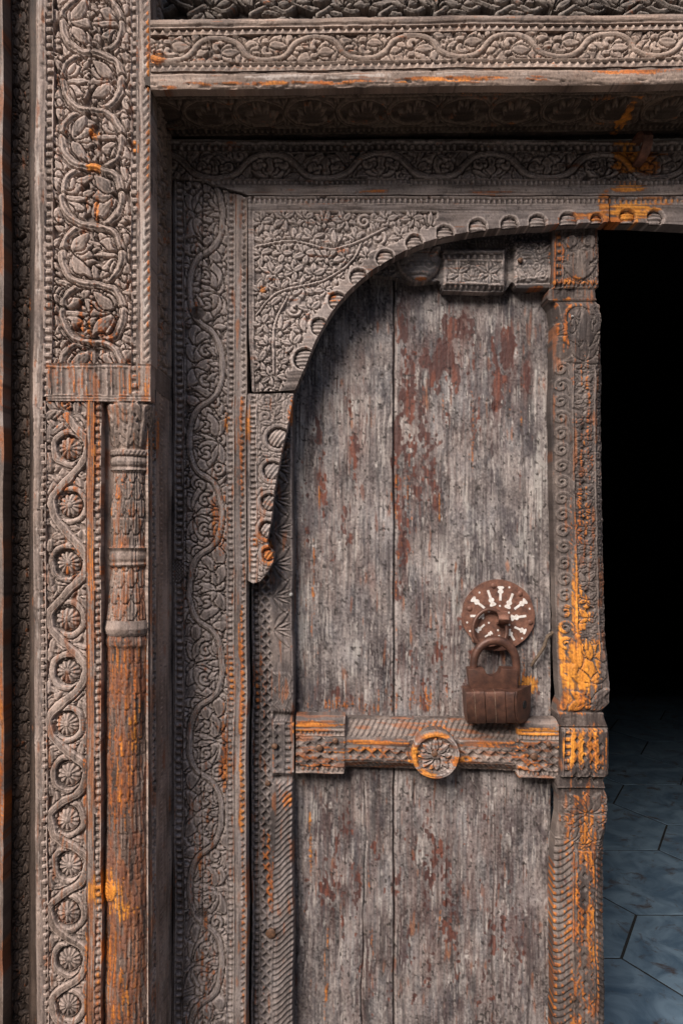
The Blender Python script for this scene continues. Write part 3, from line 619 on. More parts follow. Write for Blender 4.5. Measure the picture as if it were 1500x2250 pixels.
colpart('ring_moulding', 1001, 1032, torus, 73, dict(rust=.12, bias=.05))
colpart('scaled_shaft', 1032, 1205, scales(26, 38, 3.2, fl=7), 74, dict(rust=.22))
colpart('ring_moulding', 1205, 1247, torus, 75, dict(rust=.14))
colpart('scaled_shaft', 1247, 1366, scales(29, 36, 3.2, fl=7), 76, dict(rust=.30))
colpart('ring_moulding', 1366, 1400, lambda r: None, 77, dict(rust=.08, bias=.08))
colpart('scaled_shaft', 1400, PB, shaft, 78, dict(rust=.35, rustc=(.150, .052, .026), mid=(.120, .084, .067), dark=(.04, .024, .018), pale=(.34, .26, .21)))
# back of the niche behind the column, the slanted bead strip and the reveal that turns into the doorway
r = Relief(216, 332, 880, PB, 6, seed=79); emit(r, 'niche_back', jamb, planar(D_OUT + .020), dict(JS, rust=.3), 10)
def oblique(x0, d0, x1, d1):
    def mp(U, V, H):
        t = (U - 325) / 19; D = d0 + (d1 - d0) * t; px = x0 + (x1 - x0) * t
        X = (px - CXP) / F * D + .7 * H * D_OUT / F; Z = EYE - (V - CYP) / F * (D_OUT + .02)
        return X, D - .7 * H * D_OUT / F, Z
    return mp
r = Relief(325, 344, 880, PB, 2, seed=80, wob=1.5); r.beads('v', 327, 342, 15.2, 5.5, .7, .3); r.age(amp=.9); emit(r, 'bead_strip', jamb, oblique(325.5, D_OUT + .012, 343, D_OUT + .045), dict(JS, rust=.2), 20)
DM = (D_OUT + D_IN) / 2
def reveal(xw, d0, d1):
    def mp(U, V, H):
        t = (U - 330) / 48; D = d0 + (d1 - d0) * t
        return np.full(U.shape, xw) + H * DM / F, D, EYE - (V - CYP) / F * DM
    return mp
XW = (330 - CXP) / F * D_OUT
r = Relief(330, 378, PT, 866, (1.0), h0=-6, seed=81, wob=1.0)
for k in range(12):
    y = PT + 60 + k * 104
    r.stroke(vine(355, 8, y - 52, y + 52, 104, 0, .9), 3, 6, base=-6); 
    for f in (1, -1):
        r.palmette(355 + f * 5, y + f * 26, -math.pi / 2, 24, 3, 6.5, 1.2, .22, base=-6, moat=-6); r.palmette(355 + f * 5, y + f * 26 + 4, math.pi / 2, 24, 3, 6.5, 1.2, .22, base=-6, moat=-6)
m = (r.U < 340) | (r.U > 369); r.H = np.where(m, 0, r.H); r.H = np.where((r.V > 812), -1, r.H); r.groove('v', 336, 1, 2); r.groove('v', 373, 1, 2); r.groove('u', 812, 2, 3); r.beads('v', 374, 377, 10, 2, .6)
r.age(amp=.7); emit(r, 'reveal', jamb, reveal(XW, D_OUT + .002, D_IN + .02), dict(JS, mid=(.12, .095, .08), pale=(.26, .21, .175), rust=.06), 30)
r = Relief(330, 378, 866, PB, 2, seed=82, wob=1.0)
for x in (340, 352, 366): r.groove('v', x, 1.5, 3)
r.beads('v', 342, 350, 11, 2.2, .6); r.age(amp=1.2); emit(r, 'reveal', jamb, reveal((343 - CXP) / F * (D_OUT + .045), D_OUT + .045, D_IN + .02), dict(JS, rust=.08), 30)

# ------------------------------------------------------------------ lintel beam and the frieze above it
lint = thing('lintel_beam', 'thick grey carved beam across the top with a pale rounded lower edge', 'lintel', P(900, 195, D_OUT))
SH = -.0125; LU0, LU1 = 331, 2345
def lmap(D): return planar(D, SH, 331)
LS = dict(grain='h', mid=(.185, .145, .118), pale=(.43, .35, .29), dark=(.062, .047, .039), dust=.25, rust=.05, wear=.8)
pl = lmap(D_OUT - .004)
def hpart(name, v0, v1, fn, sd, sty, parent, mp, step=2, thick=40, h0=0.0, u0=LU0, u1=LU1, split=1540, **kw):
    for (a, b, st) in ((u0, split, step), (split, u1, step * 3)):
        r = Relief(a, b, v0, v1, st if st == step else step * 2.5, h0=h0, seed=sd, wob=1.8); fn(r); r.age('h', amp=.9, chip=1.2); emit(r, name, parent, mp, sty, thick, **kw)
def top_fillet(r): r.groove('u', 57, 2, 3.5); r.H -= 3 * sst(48, 41, r.V)
hpart('top_fillet', 41, 62, top_fillet, 91, LS, lint, pl)
hpart('dentil_row', 62, 77, lambda r: r.beads('u', 63, 76, 17.5, 5, kind='tri'), 92, LS, lint, pl)
def lint_scroll(r):
    DPL = 11
    fill(r, LU0, min(LU1, r.us[-1] + 20), 80, 136, 20, 40, 11, DPL * .9, -DPL, 14, lines=1)
    leafy(r, vine(107, 25, 372 - 53.5 - 214, LU1, 214, 0, .8, 'u'), 22, 34, 9, DPL, -DPL, 1.0, seed=5, lines=1)
    for k in range(-1, 20):
        x = 372 + 107 * k; sg = 1 if k % 2 == 0 else -1
        r.curl(x, 107 + sg * 3, 20, 6.5, DPL, a0=-sg * math.pi * .6, turns=.9, sgn=sg, base=-DPL, moat=-DPL)
        r.palmette(x + 6, 107 - sg * 8, sg * -.2 + (.2 if sg > 0 else -.2), 40, 3, DPL, 1.5, .27, base=-DPL, moat=-DPL)
        r.palmette(x - 10, 107 + sg * 16, math.pi - sg * .5, 34, 3, DPL, 1.3, .26, base=-DPL, moat=-DPL)
        r.leaf(x + 26, 107 + sg * 22, -sg * .5, 36, 9, DPL, base=-DPL, moat=-DPL)
    r.stroke(vine(107, 25, 372 - 53.5 - 214, LU1, 214, 0, .8, 'u'), 6.5, DPL + .5, grooves=((.4, 1.3),), gd=2, base=-DPL, moat=-DPL)
hpart('scroll_band', 77, 138, lint_scroll, 93, dict(LS, wear=.6), lint, pl, h0=-11, gain=.9)
hpart('dentil_row', 138, 157, lambda r: r.beads('u', 141, 155, 17.5, 5, kind='tri'), 94, LS, lint, pl)
def nose(r):
    r.H += 5 * np.sqrt(np.clip(1 - ((r.V - 176) / 19.5) ** 2, 0, 1)) - 4; r.groove('u', 161, 1.8, 3); r.H -= 2.5 * sst(.6, .75, fbm(r.U / 30, r.V / 6, 7, 3)) * (r.V > 180)
hpart('nose_moulding', 157, 195, nose, 95, dict(LS, bias=.12, rust=.07), lint, pl, thick=30)
# underside of the beam
ZS = EYE + (CYP - 195) / F * (D_OUT - .004)
def soffit(U, V, H):
    X = (U - CXP) / F * 1.33; D = D_OUT - .002 + (V - 196) / 114 * (D_IN + .03 - D_OUT)
    return X, D, ZS + SH * -1 * (U - 331) / F * 1.25 - H * 1.33 / F + .006
SO = dict(grain='h', mid=(.050, .038, .029), pale=(.19, .150, .115), dark=(.026, .020, .016), rust=.03, speck=.2)  # darker copy of the beam colours, underside shade put into the colour
def sof(r):
    for x0, a0, a1 in ((0, 205, 220), (0, 282, 294)): pass
    cx = [458 + 113 * k for k in range(-1, 17)]
    for k, x in enumerate(cx):
        a = np.linspace(0, 2 * math.pi, 40)
        r.stroke(np.stack([x + 56 * np.cos(a), 249 + 27 * np.sin(a)], 1), 5, 6, grooves=((0, 1.1),), base=-6, moat=-6)
        for f in (1, -1): r.leaf(x + 56, 249 + f * 8, f * math.pi / 2, 20, 8, 6, base=-6)
    r.H = np.where((r.Y < 222) | (r.Y > 279), 0, r.H); r.beads('u', 207, 219, 13, 4, .6); r.beads('u', 281, 291, 13, 4, .6)
    for y in (203, 222, 279, 294, 304): r.groove('u', y, 1.5, 2.5)
hpart('soffit', 196, 310, sof, 96, SO, lint, soffit, thick=20, h0=-6, u0=345, u1=2300)
for k in range(11):
    x = 458 + 113 * k
    q = Relief(x - 45, x + 45, 226, 273, 2, h0=-7, seed=300 + k, wob=1.2); q.palmette(x, 270, -math.pi / 2, 44, 7, 8, 2.9, .19, base=-7, lines=0); q.H = np.where((q.U - x) ** 2 / 44 ** 2 + (q.V - 250) ** 2 / 23 ** 2 < 1, q.H, -7.5); q.age('h')
    emit(q, 'palmette', lint, soffit, SO, 9, mask=lambda U, V, x=x: ((U - x) / 45) ** 2 + ((V - 249.5) / 23) ** 2 < 1)
fr = thing('carved_frieze', 'dark deeply carved leaf frieze above the long lintel beam', 'frieze', P(900, 40, D_FRIEZE))
def frz(r):
    r.H += -22
    rz = random.Random(8)
    for k in range(30):
        x = 346 + 68 * k + rz.uniform(-10, 10); y = rz.uniform(-6, 14)
        r.stroke(smooth_curve([(x - 60, 26 - 40 * (k % 2)), (x - 20, 6), (x + 20, 18), (x + 60, 26 - 40 * ((k + 1) % 2))], 8), 7, 20, grooves=((.4, 1.5),), gd=3, base=-22, moat=-22)
        for j in range(5): r.leaf(x, y, -math.pi / 2 + (j - 2) * rz.uniform(.5, .75), rz.uniform(32, 52), rz.uniform(7, 11), 21, base=-22, moat=-22, lines=1, vein=2.5)
        for j in range(3): r.leaf(x + 20, y + 26, math.pi / 2 + (j - 1) * rz.uniform(.8, 1.2), rz.uniform(24, 36), 8, 20, base=-22, moat=-22, lines=1, vein=2.5)
    for yy, ph in ((-75, 0), (-170, 40), (-265, 10)):
        for k in range(22): r.palmette(350 + ph + 95 * k, yy, -math.pi / 2, 60, 5, 20, 2.6, .2, base=-22, moat=-22); r.palmette(350 + ph + 95 * k, yy, math.pi / 2, 40, 3, 18, 2.6, .2, base=-22, moat=-22)
hpart('leaf_carving', PT, 70, frz, 97, dict(grain='h', mid=(.085, .075, .067), pale=(.22, .195, .17), dark=(.035, .03, .027), rust=.03), fr, planar(D_FRIEZE), thick=40, u0=342, u1=2345)

# ------------------------------------------------------------------ inner frame: jamb, head and the arch boards
frame = thing('arched_door_frame', 'inner grey carved frame with scalloped arch boards around the open doorway', 'door frame', P(460, PB, D_IN))
IS = dict(mid=(.166, .143, .132), pale=(.42, .372, .34), dark=(.042, .034, .031), rust=.06, dust=.55, dustc=(.235, .21, .185), wear=.85)
pi_ = planar(D_IN)
def mitre(U, V): return V > np.interp(U, [378, 440, 541], [392, 400, 431])
r = Relief(404, 498, 392, PB, h0=-9, seed=4, wob=2.0)
r.H += .8 * (fbm(r.U / 12, r.V / 12, 33, 3) - .5)
P2 = 330.0; QJ = 11
fill(r, 402, 500, 392, PB, 21, 46, 12, 8.5, -9, 16, lines=1)
leafy(r, vine(451, 35, 470 - P2 / 4 - P2, PB, P2, 0, 1.0), 26, 48, 11.5, 10, -9, 1.1, lines=1, seed=9)
for kk in range(60):
    rq = random.Random(kk); r.curl(451 + rq.choice((-1, 1)) * rq.uniform(10, 34), 400 + kk * 37, rq.uniform(10, 14), 4.2, 10, a0=rq.uniform(0, 6), turns=1.2, sgn=rq.choice((1, -1)), base=-9, moat=-9)
yc = [470 + P2 / 2 * k for k in range(-1, 14)]
for k, y in enumerate(yc):
    sg = 1 if k % 2 == 0 else -1; xl = 451 + sg * 4; rv = random.Random(k)
    n1 = 3 + k % 3
    r.palmette(xl + sg * 20, y - 6, math.pi / 2 * -1 - sg * .75, 56, n1, 9.5, 2.3, .25, base=-9, moat=-9, lines=1)
    r.palmette(xl + sg * 20, y + 8, math.pi / 2 + sg * .75, 56, n1, 9.5, 2.3, .25, base=-9, moat=-9, lines=1)
    r.curl(xl - sg * 4, y - 30, 13, 4.5, 9, a0=1.2 * sg, turns=1.1, sgn=sg, base=-9, moat=-9)
    r.curl(xl - sg * 2, y + 32, 13, 4.5, 9, a0=-1.2 * sg, turns=1.1, sgn=-sg, base=-9, moat=-9)
    for f in (1, -1):
        r.palmette(451 - sg * 32, y + f * 18, f * math.pi / 2 + sg * f * -.25, 40, 3, 9, 1.6, .26, base=-9, moat=-9, lines=1)
    r.palmette(451 - sg * 40, y, 0 if sg > 0 else math.pi, 34, 3, 8.5, 1.1, .2, base=-9, moat=-9, lines=1)
for ph_ in (0,): r.stroke(vine(451, 36 if ph_ == 0 else 28, 470 - P2 / 4 - P2, PB, P2, ph_, 1.0), 6.6 if ph_ == 0 else 5.0, 9.8, grooves=((.4, 1.0),), gd=2.2, base=-9, moat=-9)
r.disc(434, 686, 16, 15, lambda q, x, y, H: -6 + 5 * (1 - q) + 2.2 * np.sin(x * 1.5) * np.sin(y * 1.5)); r.disc(440, 2010, 15, 12, lambda q, x, y, H: -5 + 4 * np.sin(x) * np.sin(y))
r.H -= 16 * np.exp(-((r.U - 443 + 6 * sst(560, 640, r.V) - 1.2 * np.sin(r.V / 30)) / 1.1) ** 2) * (r.V < 640)
r.H -= 12 * np.exp(-((r.U - 443 - 2 * np.sin(r.V / 70)) / 1.0) ** 2) * (r.V > 1560) * (np.sin(r.V / 90) > -.6)
r.H -= 7 * np.exp(-((r.U - 408 - 1 * np.sin(r.V / 50)) / .9) ** 2) * (r.V > 780) * (r.V < 1300)
r.age(amp=.8); emit(r, 'scroll_panel', frame, pi_, IS, 50, mask=mitre)
for (x0, x1, p, dp, sd) in ((378, 404, 15.3, 7, 101), (498, 515, 13.2, 4.5, 102)):
    r = Relief(x0, x1, 392, PB, 2 if x0 < 400 else 1.8, seed=sd, wob=1.3)
    if x0 < 400: r.beads('v', 385, 400, p, dp, .62, .3); r.groove('v', 402, 1.3, 2.5); r.H -= 4 * (r.U < 383)
    else: r.beads('v', 500.5, 512, p, dp, .66, .1)
    r.disc(388, 1255, 16, 26, lambda q, x, y, H: -3 + 2.5 * np.sin(x * .9) * np.sin(y * .8))
    r.age(amp=.9); emit(r, 'bead_strip', frame, pi_, dict(IS, rust=.10 if x0 < 400 else .15), 50, mask=mitre)
r = Relief(515, 541, 392, PB, 2, seed=103, wob=1.2); r.groove('v', 517, 1.2, 2.5)
ph = r.Y / 14.5; f = ph - np.floor(ph); b = (r.X - 529) / 9; r.H -= 3.5 * ((b > 0) & (b < 1) & (b > np.abs(f - .5) * 2)); r.groove('v', 538.5, 1, 2)
r.age(amp=1.1); emit(r, 'edge_moulding', frame, pi_, dict(IS, rust=.22), 110, mask=mitre)
# head of the frame
def hmask(U, V): return (V < np.interp(U, [378, 440, 541, 542], [388, 397, 427, 900]))
hm1 = dict(parent=frame, mp=planar(D_IN - .004), u0=370, u1=2310, mask=hmask)
HSY = dict(IS, grain='h', rust=.05, dust=.45, mid=(.19, .165, .15))
hpart('dentil_row', 306, 331, lambda r: (r.beads('u', 314, 329, 15, 6, .62), r.groove('u', 330, 1.3, 2)), 104, dict(HSY, mid=(.14, .125, .11)), **hm1)
def head_scroll(r):
    Q = 11; fill(r, 370, min(2310, r.us[-1] + 20), 333, 392, 21, 44, 12, Q * .9, -Q, 15, lines=1)
    for k in range(-1, 18):
        x = 470 + 122 * k; sg = 1 if k % 2 == 0 else -1
        r.palmette(x, 362 - sg * 20, sg * math.pi / 2, 44, 3 + 2 * (k % 2), Q + 1, 2.6, .27, base=-Q, moat=-Q, lines=1)
        r.curl(x - 26, 362 + sg * 2, 13, 6, Q, a0=0, turns=1.0, sgn=sg, base=-Q, moat=-Q)
        r.curl(x + 28, 362 + sg * 2, 13, 6, Q, a0=math.pi, turns=1.0, sgn=-sg, base=-Q, moat=-Q)
        r.leaf(x - 36, 362 + sg * 26, -sg * .5, 30, 9, Q, base=-Q, moat=-Q, lines=1); r.leaf(x + 36, 362 + sg * 26, math.pi + sg * .5, 30, 9, Q, base=-Q, moat=-Q, lines=1)
    r.stroke(vine(362, 27, 470 - 61 - 244, 2310, 244, 0, .7, 'u'), 7, Q + 1.5, grooves=((.42, 1.2), (0, .8)), gd=2.2, base=-Q, moat=-Q)
hpart('scroll_band', 331, 393, head_scroll, 105, HSY, h0=-11, **hm1)
hpart('dentil_row', 393, 406, lambda r: r.beads('u', 394, 405, 11.5, 4.5, .6), 106, HSY, **hm1)
hpart('bottom_fillet', 406, 428, lambda r: (r.groove('u', 410, 1.5, 2), r.groove('u', 424, 2, 1.5)), 107, dict(HSY, bias=.06, rust=.07), **hm1)
# arch boards
EDGE = [(648, 858), (662, 826), (676, 790), (696, 744), (722, 696), (755, 650), (800, 606), (850, 572), (880, 556), (920, 537), (965, 521), (1010, 511), (1060, 503), (1120, 497), (1180, 493), (1260, 489), (1337, 487)]
EC = smooth_curve(EDGE, 6)
poly = [(543, 431), (1337, 431)] + [tuple(p) for p in EC[::-1]] + [(552, 859), (545, 700)]
poly = poly + [poly[0]]
SC0 = [(667, 788, 25), (696, 715, 21), (739, 657, 20), (785, 606, 21), (846, 566, 21), (911, 533, 20), (975, 503, 20), (1048, 491, 21), (1117, 482, 20), (1183, 478, 20), (1252, 474, 21), (1310, 474, 16)]
SC = []
for (x, y, q) in SC0:
    e = EC[np.argmin(np.hypot(EC[:, 0] - x, EC[:, 1] - y))]; dx_, dy_ = e[0] - x, e[1] - y; dl = math.hypot(dx_, dy_); m = max(0, dl - q * .28); SC.append((x + dx_ / dl * m, y + dy_ / dl * m, q - 1, q - 1))
def flowers(r, x0, x1, y0, y1, sp, sd, q=7.5):
    rv = random.Random(sd); y = y0; row = 0
    while y < y1:
        x = x0 + (row % 2) * sp / 2
        while x < x1:
            cx, cy = x + rv.uniform(-6, 6), y + rv.uniform(-5, 5); a0 = rv.uniform(0, 1); rr = sp * rv.uniform(.50, .64)
            k = rv.random()
            if k < .74:
                for j in range(6): r.leaf(cx, cy, a0 + j * math.pi / 3, rr, rr * .26, q, vein=2.2, base=-q, moat=-q, mw=1.6)
            elif k < .92:
                r.palmette(cx, cy + rr * .4, -math.pi / 2 + rv.uniform(-.8, .8), rr * 1.3, 5, q, 2.8, .19, base=-q, moat=-q, lines=0); r.leaf(cx, cy + rr * .4, math.pi / 2, rr * .6, 5, q, base=-q, moat=-q)
            else:
                r.curl(cx, cy, rr * .62, 4.2, q, a0=rv.uniform(0, 6), turns=1.2, sgn=rv.choice((1, -1)), base=-q, moat=-q)
            x += sp
        y += sp * .82; row += 1
def arch_scallops(r, SCs, nrm_to):
    for (cx, cy, rx, ry) in SCs:
        r.disc(cx, cy, rx + 8, ry + 8, lambda q, x, y, H: np.where(q < .9, -.5, -1.0))
        r.disc(cx, cy, rx, ry, lambda q, x, y, H: -12 + 0 * q)
r = Relief(541, 1339, 429, 862, h0=-7.5, seed=6, wob=1.6)
pass
fill(r, 560, 960, 466, 870, 15, 22, 5.5, 6.0, -7.5, 18)
flowers(r, 572, 1010, 482, 880, 47, 5)
for pts in ([(562, 690), (610, 640), (700, 618), (770, 575), (800, 520)], [(600, 820), (602, 720), (630, 650)], [(560, 540), (640, 528), (740, 545), (850, 500)]): r.stroke(smooth_curve(pts, 10), 3.0, 7.2, grooves=((0, .9),), gd=2, base=-7.5, moat=-7.5)
dx = r.U; ed = np.full(r.U.shape, 1e9)
for k in range(0, len(EC) - 1, 2):
    ed = np.minimum(ed, np.hypot(r.U - EC[k][0], r.V - EC[k][1]))
border = (r.V < 464) | (r.U < 556) | (ed < 26)
r.H = np.where(border, np.where(ed < 26, -.6, 0), r.H)
r.H = np.where((r.V > 464) & (r.U > 960) & (ed < 60), -.8, r.H)
hh = r.H.copy(); r.beads('u', 434, 446, 11.5, 5, .6); r.H = np.where(r.V < 447, r.H, hh)
r.groove('u', 449, 1.4, 2.5); r.groove('u', 461, 1.6, 2.2); r.groove('v', 553, 1.4, 2.2)
arch_scallops(r, SC, None)
r.age('h', amp=.8, big=1.5); pa = planar(D_ARCH - .012)
emit(r, 'arch_board', frame, pa, dict(IS, grain='h', rust=.06, dust=.3, wear=1.0), 46, mask=inpoly(poly), snap=poly, label='large upper left arch board carved with small flowers and scallops')
shell_polys = []
def shells(SCs, mask, snap, mp, horiz, sd):
    for k, (cx, cy, rx, ry) in enumerate(SCs):
        q = Relief(cx - rx + 1.5, cx + rx - 1.5, cy - ry + 1.5, cy + ry - 1.5, 2, h0=-11, seed=sd + k, wob=1.0)
        e = np.hypot((q.U - cx) / rx, (q.V - cy) / ry)
        A = (q.V - cy) if horiz else (q.U - cx) * .8 + (q.V - cy) * .6
        q.H = -11.5 + 7.5 * np.sqrt(np.clip(1 - e ** 2, 0, 1)) + 1.5 * np.sin(A * .75 + k)
        q.age('h', amp=.8)
        emit(q, 'shell', frame, mp, dict(IS, grain='h', rust=.08, bias=.06), 8, mask=lambda U, V, cx=cx, cy=cy, rx=rx, ry=ry: (((U - cx) / (rx - 1)) ** 2 + ((V - cy) / (ry - 1)) ** 2 < 1) & mask(U, V), snap=snap)
shells(SC, inpoly(poly), poly, pa, True, 400)
# lower bracket on the left
BE = [(645, 864), (637, 915), (627, 958), (618, 1000), (608, 1050), (601, 1100), (594, 1150), (585, 1190), (590, 1204), (601, 1216), (600, 1236), (586, 1262), (570, 1280), (556, 1284), (544, 1278)]
bp = [(543, 864)] + BE; bp = bp + [bp[0]]
r = Relief(541, 648, 862, 1286, 1.8, h0=-4, seed=7, wob=1.4)
SB = [(611, 962, 24, 22), (599, 1035, 20, 20), (592, 1106, 18, 19), (586, 1166, 16, 18), (588, 1222, 13, 14)]
fill(r, 566, 648, 864, 1284, 14, 26, 6, 3.6, -4, 20)
for k, y in enumerate(range(880, 1260, 34)):
    r.curl(585 - k * 1.2, y, 13, 4, 4, a0=k, turns=1.2, sgn=1 if k % 2 else -1, base=-4, moat=-4); r.leaf(575, y + 14, .3, 26, 6, 4, base=-4, moat=-4); r.leaf(606 - k * 2, y, -1.2, 26, 6, 4, base=-4, moat=-4)
r.H = np.where(r.U < 566, 0, r.H); hh = r.H.copy(); r.beads('v', 550, 563, 11.8, 4.5, .66); r.groove('v', 547, 1, 1.5); r.groove('v', 566, 1, 2)
for (cx, cy, rx, ry) in SB:
    a = np.linspace(0, 2 * math.pi, 30); r.stroke(np.stack([cx + (rx + 6) * np.cos(a), cy + (ry + 6) * np.sin(a)], 1), 4, 4, base=-4, moat=-4)
    r.disc(cx, cy, rx, ry, lambda q, x, y, H: -11 + 0 * q)
r.age(amp=.9); pb = planar(D_ARCH - .008)
emit(r, 'arch_bracket', frame, pb, dict(IS, rust=.15), 44, mask=inpoly(bp), snap=bp)
shells(SB, inpoly(bp), bp, pb, False, 430)
# the board right of the seam mirrors the left one about the middle of the doorway
MX = 1338.5
polyR = [(2 * MX - x, y) for x, y in poly][::-1]; SCR = [(1379, 476, 19, 17), (1441, 477, 18, 17)] + [(2 * MX - a, b, c, e) for a, b, c, e in SC[:9]]
r = Relief(1339, 2138, 429, 862, 2.6, h0=-7.5, seed=8, wob=1.6)
fill(r, 1700, 2120, 466, 870, 20, 32, 7, 6.6, -7.5, 19); flowers(r, 1680, 2120, 478, 900, 44, 15); ed = np.full(r.U.shape, 1e9)
for k in range(0, len(EC) - 1, 2): ed = np.minimum(ed, np.hypot(r.U - (2 * MX - EC[k][0]), r.V - EC[k][1]))
r.H = np.where((r.V < 464) | (r.U > 2121) | (ed < 26) | ((r.U < 1720) & (ed < 60)), -.4, r.H)
hh = r.H.copy(); r.beads('u', 434, 446, 11.5, 5, .6); r.H = np.where(r.V < 447, r.H, hh); r.groove('u', 449, 1.4, 2.5); r.groove('u', 461, 1.6, 2.2)
arch_scallops(r, SCR, None); r.age('h', amp=.8, big=1.5)
emit(r, 'arch_board', frame, planar(D_ARCH - .011), dict(IS, grain='h', rust=.08, dust=.3), 46, mask=inpoly(polyR), snap=polyR, label='arch board right of the seam with a honey coloured bare patch')
shells(SCR, inpoly(polyR), polyR, planar(D_ARCH - .011), True, 450)

# ------------------------------------------------------------------ the door leaf
door = thing('door_leaf', 'old grey plank door leaf with flaking red brown paint, closed left half of the doorway', 'door', P(930, PB, D_PLANK))
def knots(r, L):
    for (x, y, a, b, d) in L:
        r.disc(x, y, a, b, lambda q, X, Y, H: H + d * (1 - q) * .6 + .7 * np.sin(q * 16) * (1 - q)); r.disc(x, y, a * .3, b * .3, lambda q, X, Y, H: H - 3 * (1 - q))
def plank(u0, u1, sd, KN, extra=None):
    r = Relief(u0, u1, 470, PB, 1.9, seed=sd, wob=1.5)
    k = .55 + .6 * sst(900, 1200, r.V)
    g = vn(r.X / 3.0, r.V / 90, sd + 3) - .5; g2 = vn(r.X / 7.5, r.V / 190, sd + 4) - .5
    r.H += (1.4 * g + 1.5 * g2) * k + 2.6 * (fbm(r.U / 60, r.V / 200, sd + 6, 3) - .5)
    r.H += -1.8 * sst(.72, .82, fbm(r.U / 5, r.V / 60, sd + 8, 3)) - .8 * sst(.60, .63, fbm(r.U / 12, r.V / 28, sd + 9, 4))
    r.H += .8 * (vn(r.U / 3.5, r.V / 5, sd + 12) - .5); r.H += -2.2 * sst(.80, .86, .5 * vn(r.U / 2.6, r.V / 120, sd + 14) + .5 * vn(r.U / 9, r.V / 300, sd + 15))
    low = sst(1700, 1740, r.V); r.H += low * 2.2 * (fbm(r.U / 26, r.V / 60, sd + 10, 4) - .5)
    knots(r, KN); r.H -= 5 * sst(3.5, 0, np.minimum(r.U - u0, u1 - r.U))
    if extra: extra(r)
    return emit(r, 'plank', door, planar(D_PLANK), dict(mid=(.150, .130, .123), pale=(.41, .36, .33), dark=(.034, .028, .029), rust=.12, rustc=(.15, .05, .028), wear=.9, contrast=1.25, speck=.9, bias=.06, wash=.55), 34)
plank(641, 865.2, 141, [(690, 1197, 14, 14, -2), (840, 824, 9, 12, -2), (742, 1947, 22, 17, 3), (677, 1951, 9, 9, -3), (720, 1278, 12, 12, 1), (700, 1840, 6, 8, 0)],
      lambda r: setattr(r, 'H', r.H - 6 * np.exp(-((r.U - 803 - 2.5 * np.sin(r.V / 40) + 7 * sst(1960, 2020, r.V)) / 1.3) ** 2) * (r.V > 1720)))
plank(866.8, 1212, 142, [(1088, 900, 18, 22, -6), (1030, 1278, 15, 17, 2), (1113, 1862, 14, 22, 3), (970, 1878, 14, 12, 1), (894, 2010, 7, 18, -3)],
      lambda r: setattr(r, 'H', r.H - 4 * np.exp(-((r.U - 1084 - 3 * np.sin(r.V / 70)) / 1.1) ** 2) * (r.V > 1730)))
# hinge stile with lattice, fans and twisted strokes
r = Relief(553, 646, 480, PB, 1.9, seed=9, wob=1.3)
r.beads('v', 557, 569, 15.5, 6, .68, .2); r.groove('v', 571.5, 1.2, 2.5); r.groove('v', 598, 1.0, 1.2)
for k in range(int((PB - 480) / 26)):
    y = 490 + 26 * k
    r.lozenge(584, y, 10, 10, 6); r.lozenge(576, y + 13, 5.5, 8, 4); r.lozenge(593, y + 13, 5.5, 8, 4)
for k in range(13):
    y = 520 + 72 * k
    for a, L in ((-.85, 56), (.85, 56), (-.38, 46), (.38, 46), (0, 40)):
        W_ = 7 if abs(a) > .5 else 4
        r.leaf(601, y, a, L, W_ + 2.5, -2.5, vein=0); r.H = r.H
        W = r.win(600, 650, y - 60, y + 60)
        c, s_ = math.cos(a), math.sin(a); A = (r.X[W] - 601) * c + (r.Y[W] - y) * s_; B = -(r.X[W] - 601) * s_ + (r.Y[W] - y) * c
        t = np.clip(A / L, .001, .999); hw = W_ * np.sin(math.pi * t) + .01; e = np.abs(B) / hw; ins = (A > 0) & (A < L)
        r.H[W] = np.where(ins & (e < 1.6), r.H[W] - 3.0 * np.exp(-((e - 1) / .35) ** 2) + 1.6 * np.sqrt(np.clip(1 - e * e, 0, 1)), r.H[W])
for k in range(3):
    y = 1478 + 36 * k
    for j in range(5):
        x = 600 + j * 6.5; r.stroke(smooth_curve([(x, y), (x + 12, y + 10), (x + 10 - j, y + 24), (x + 2, y + 34)], 5), 2.2, 2.4, grooves=())
low = (r.V > 1716) & (r.X > 603 + 6 * np.sin(r.V / 120)); ph = (r.Y + (r.X - 603) * .62 + 4 * np.sin(r.X / 9)) / 13.0; f = ph - np.floor(ph)
r.H = np.where(low, r.H * .2 - 3.8 * np.clip(np.abs(f - .5) * 3 - .3, 0, 1) ** 1.3 + 3 * np.sqrt(np.clip(1 - ((r.X - 624) / 24) ** 2, 0, 1)) - 1, r.H)
blk = (r.V > 1588) & (r.V < 1699) & (r.U > 599)
bb = Relief(553, 646, 480, PB, 1.9, seed=9, wob=1.3); bb.beads('v', 626, 640, 15, 5, .66)
hb = np.where(bb.X > 624, bb.H, 0)
for k in range(5):
    for j in range(2):
        W = r.win(596, 626, 1580, 1710)
r.H = np.where(blk, 3 + hb, r.H)
for k in range(6): r.lozenge(611, 1600 + 22 * k, 8, 9, 5)
r.H -= 10 * sst(641, 646, r.U) * (~blk) + 8 * sst(1699, 1712, r.V) * sst(1726, 1712, r.V) * (r.U > 600) + 8 * sst(1588, 1572, r.V) * sst(1560, 1572, r.V) * (r.U > 600)
r.age(amp=.9, chip=.8); emit(r, 'hinge_stile', door, planar(D_STILE), dict(IS, mid=(.088, .076, .072), pale=(.30, .265, .245), dark=(.032, .027, .026), rust=.15, dust=.4, dustc=(.15, .14, .13), wear=.8), 40, umap=lambda U, V: (U, V))
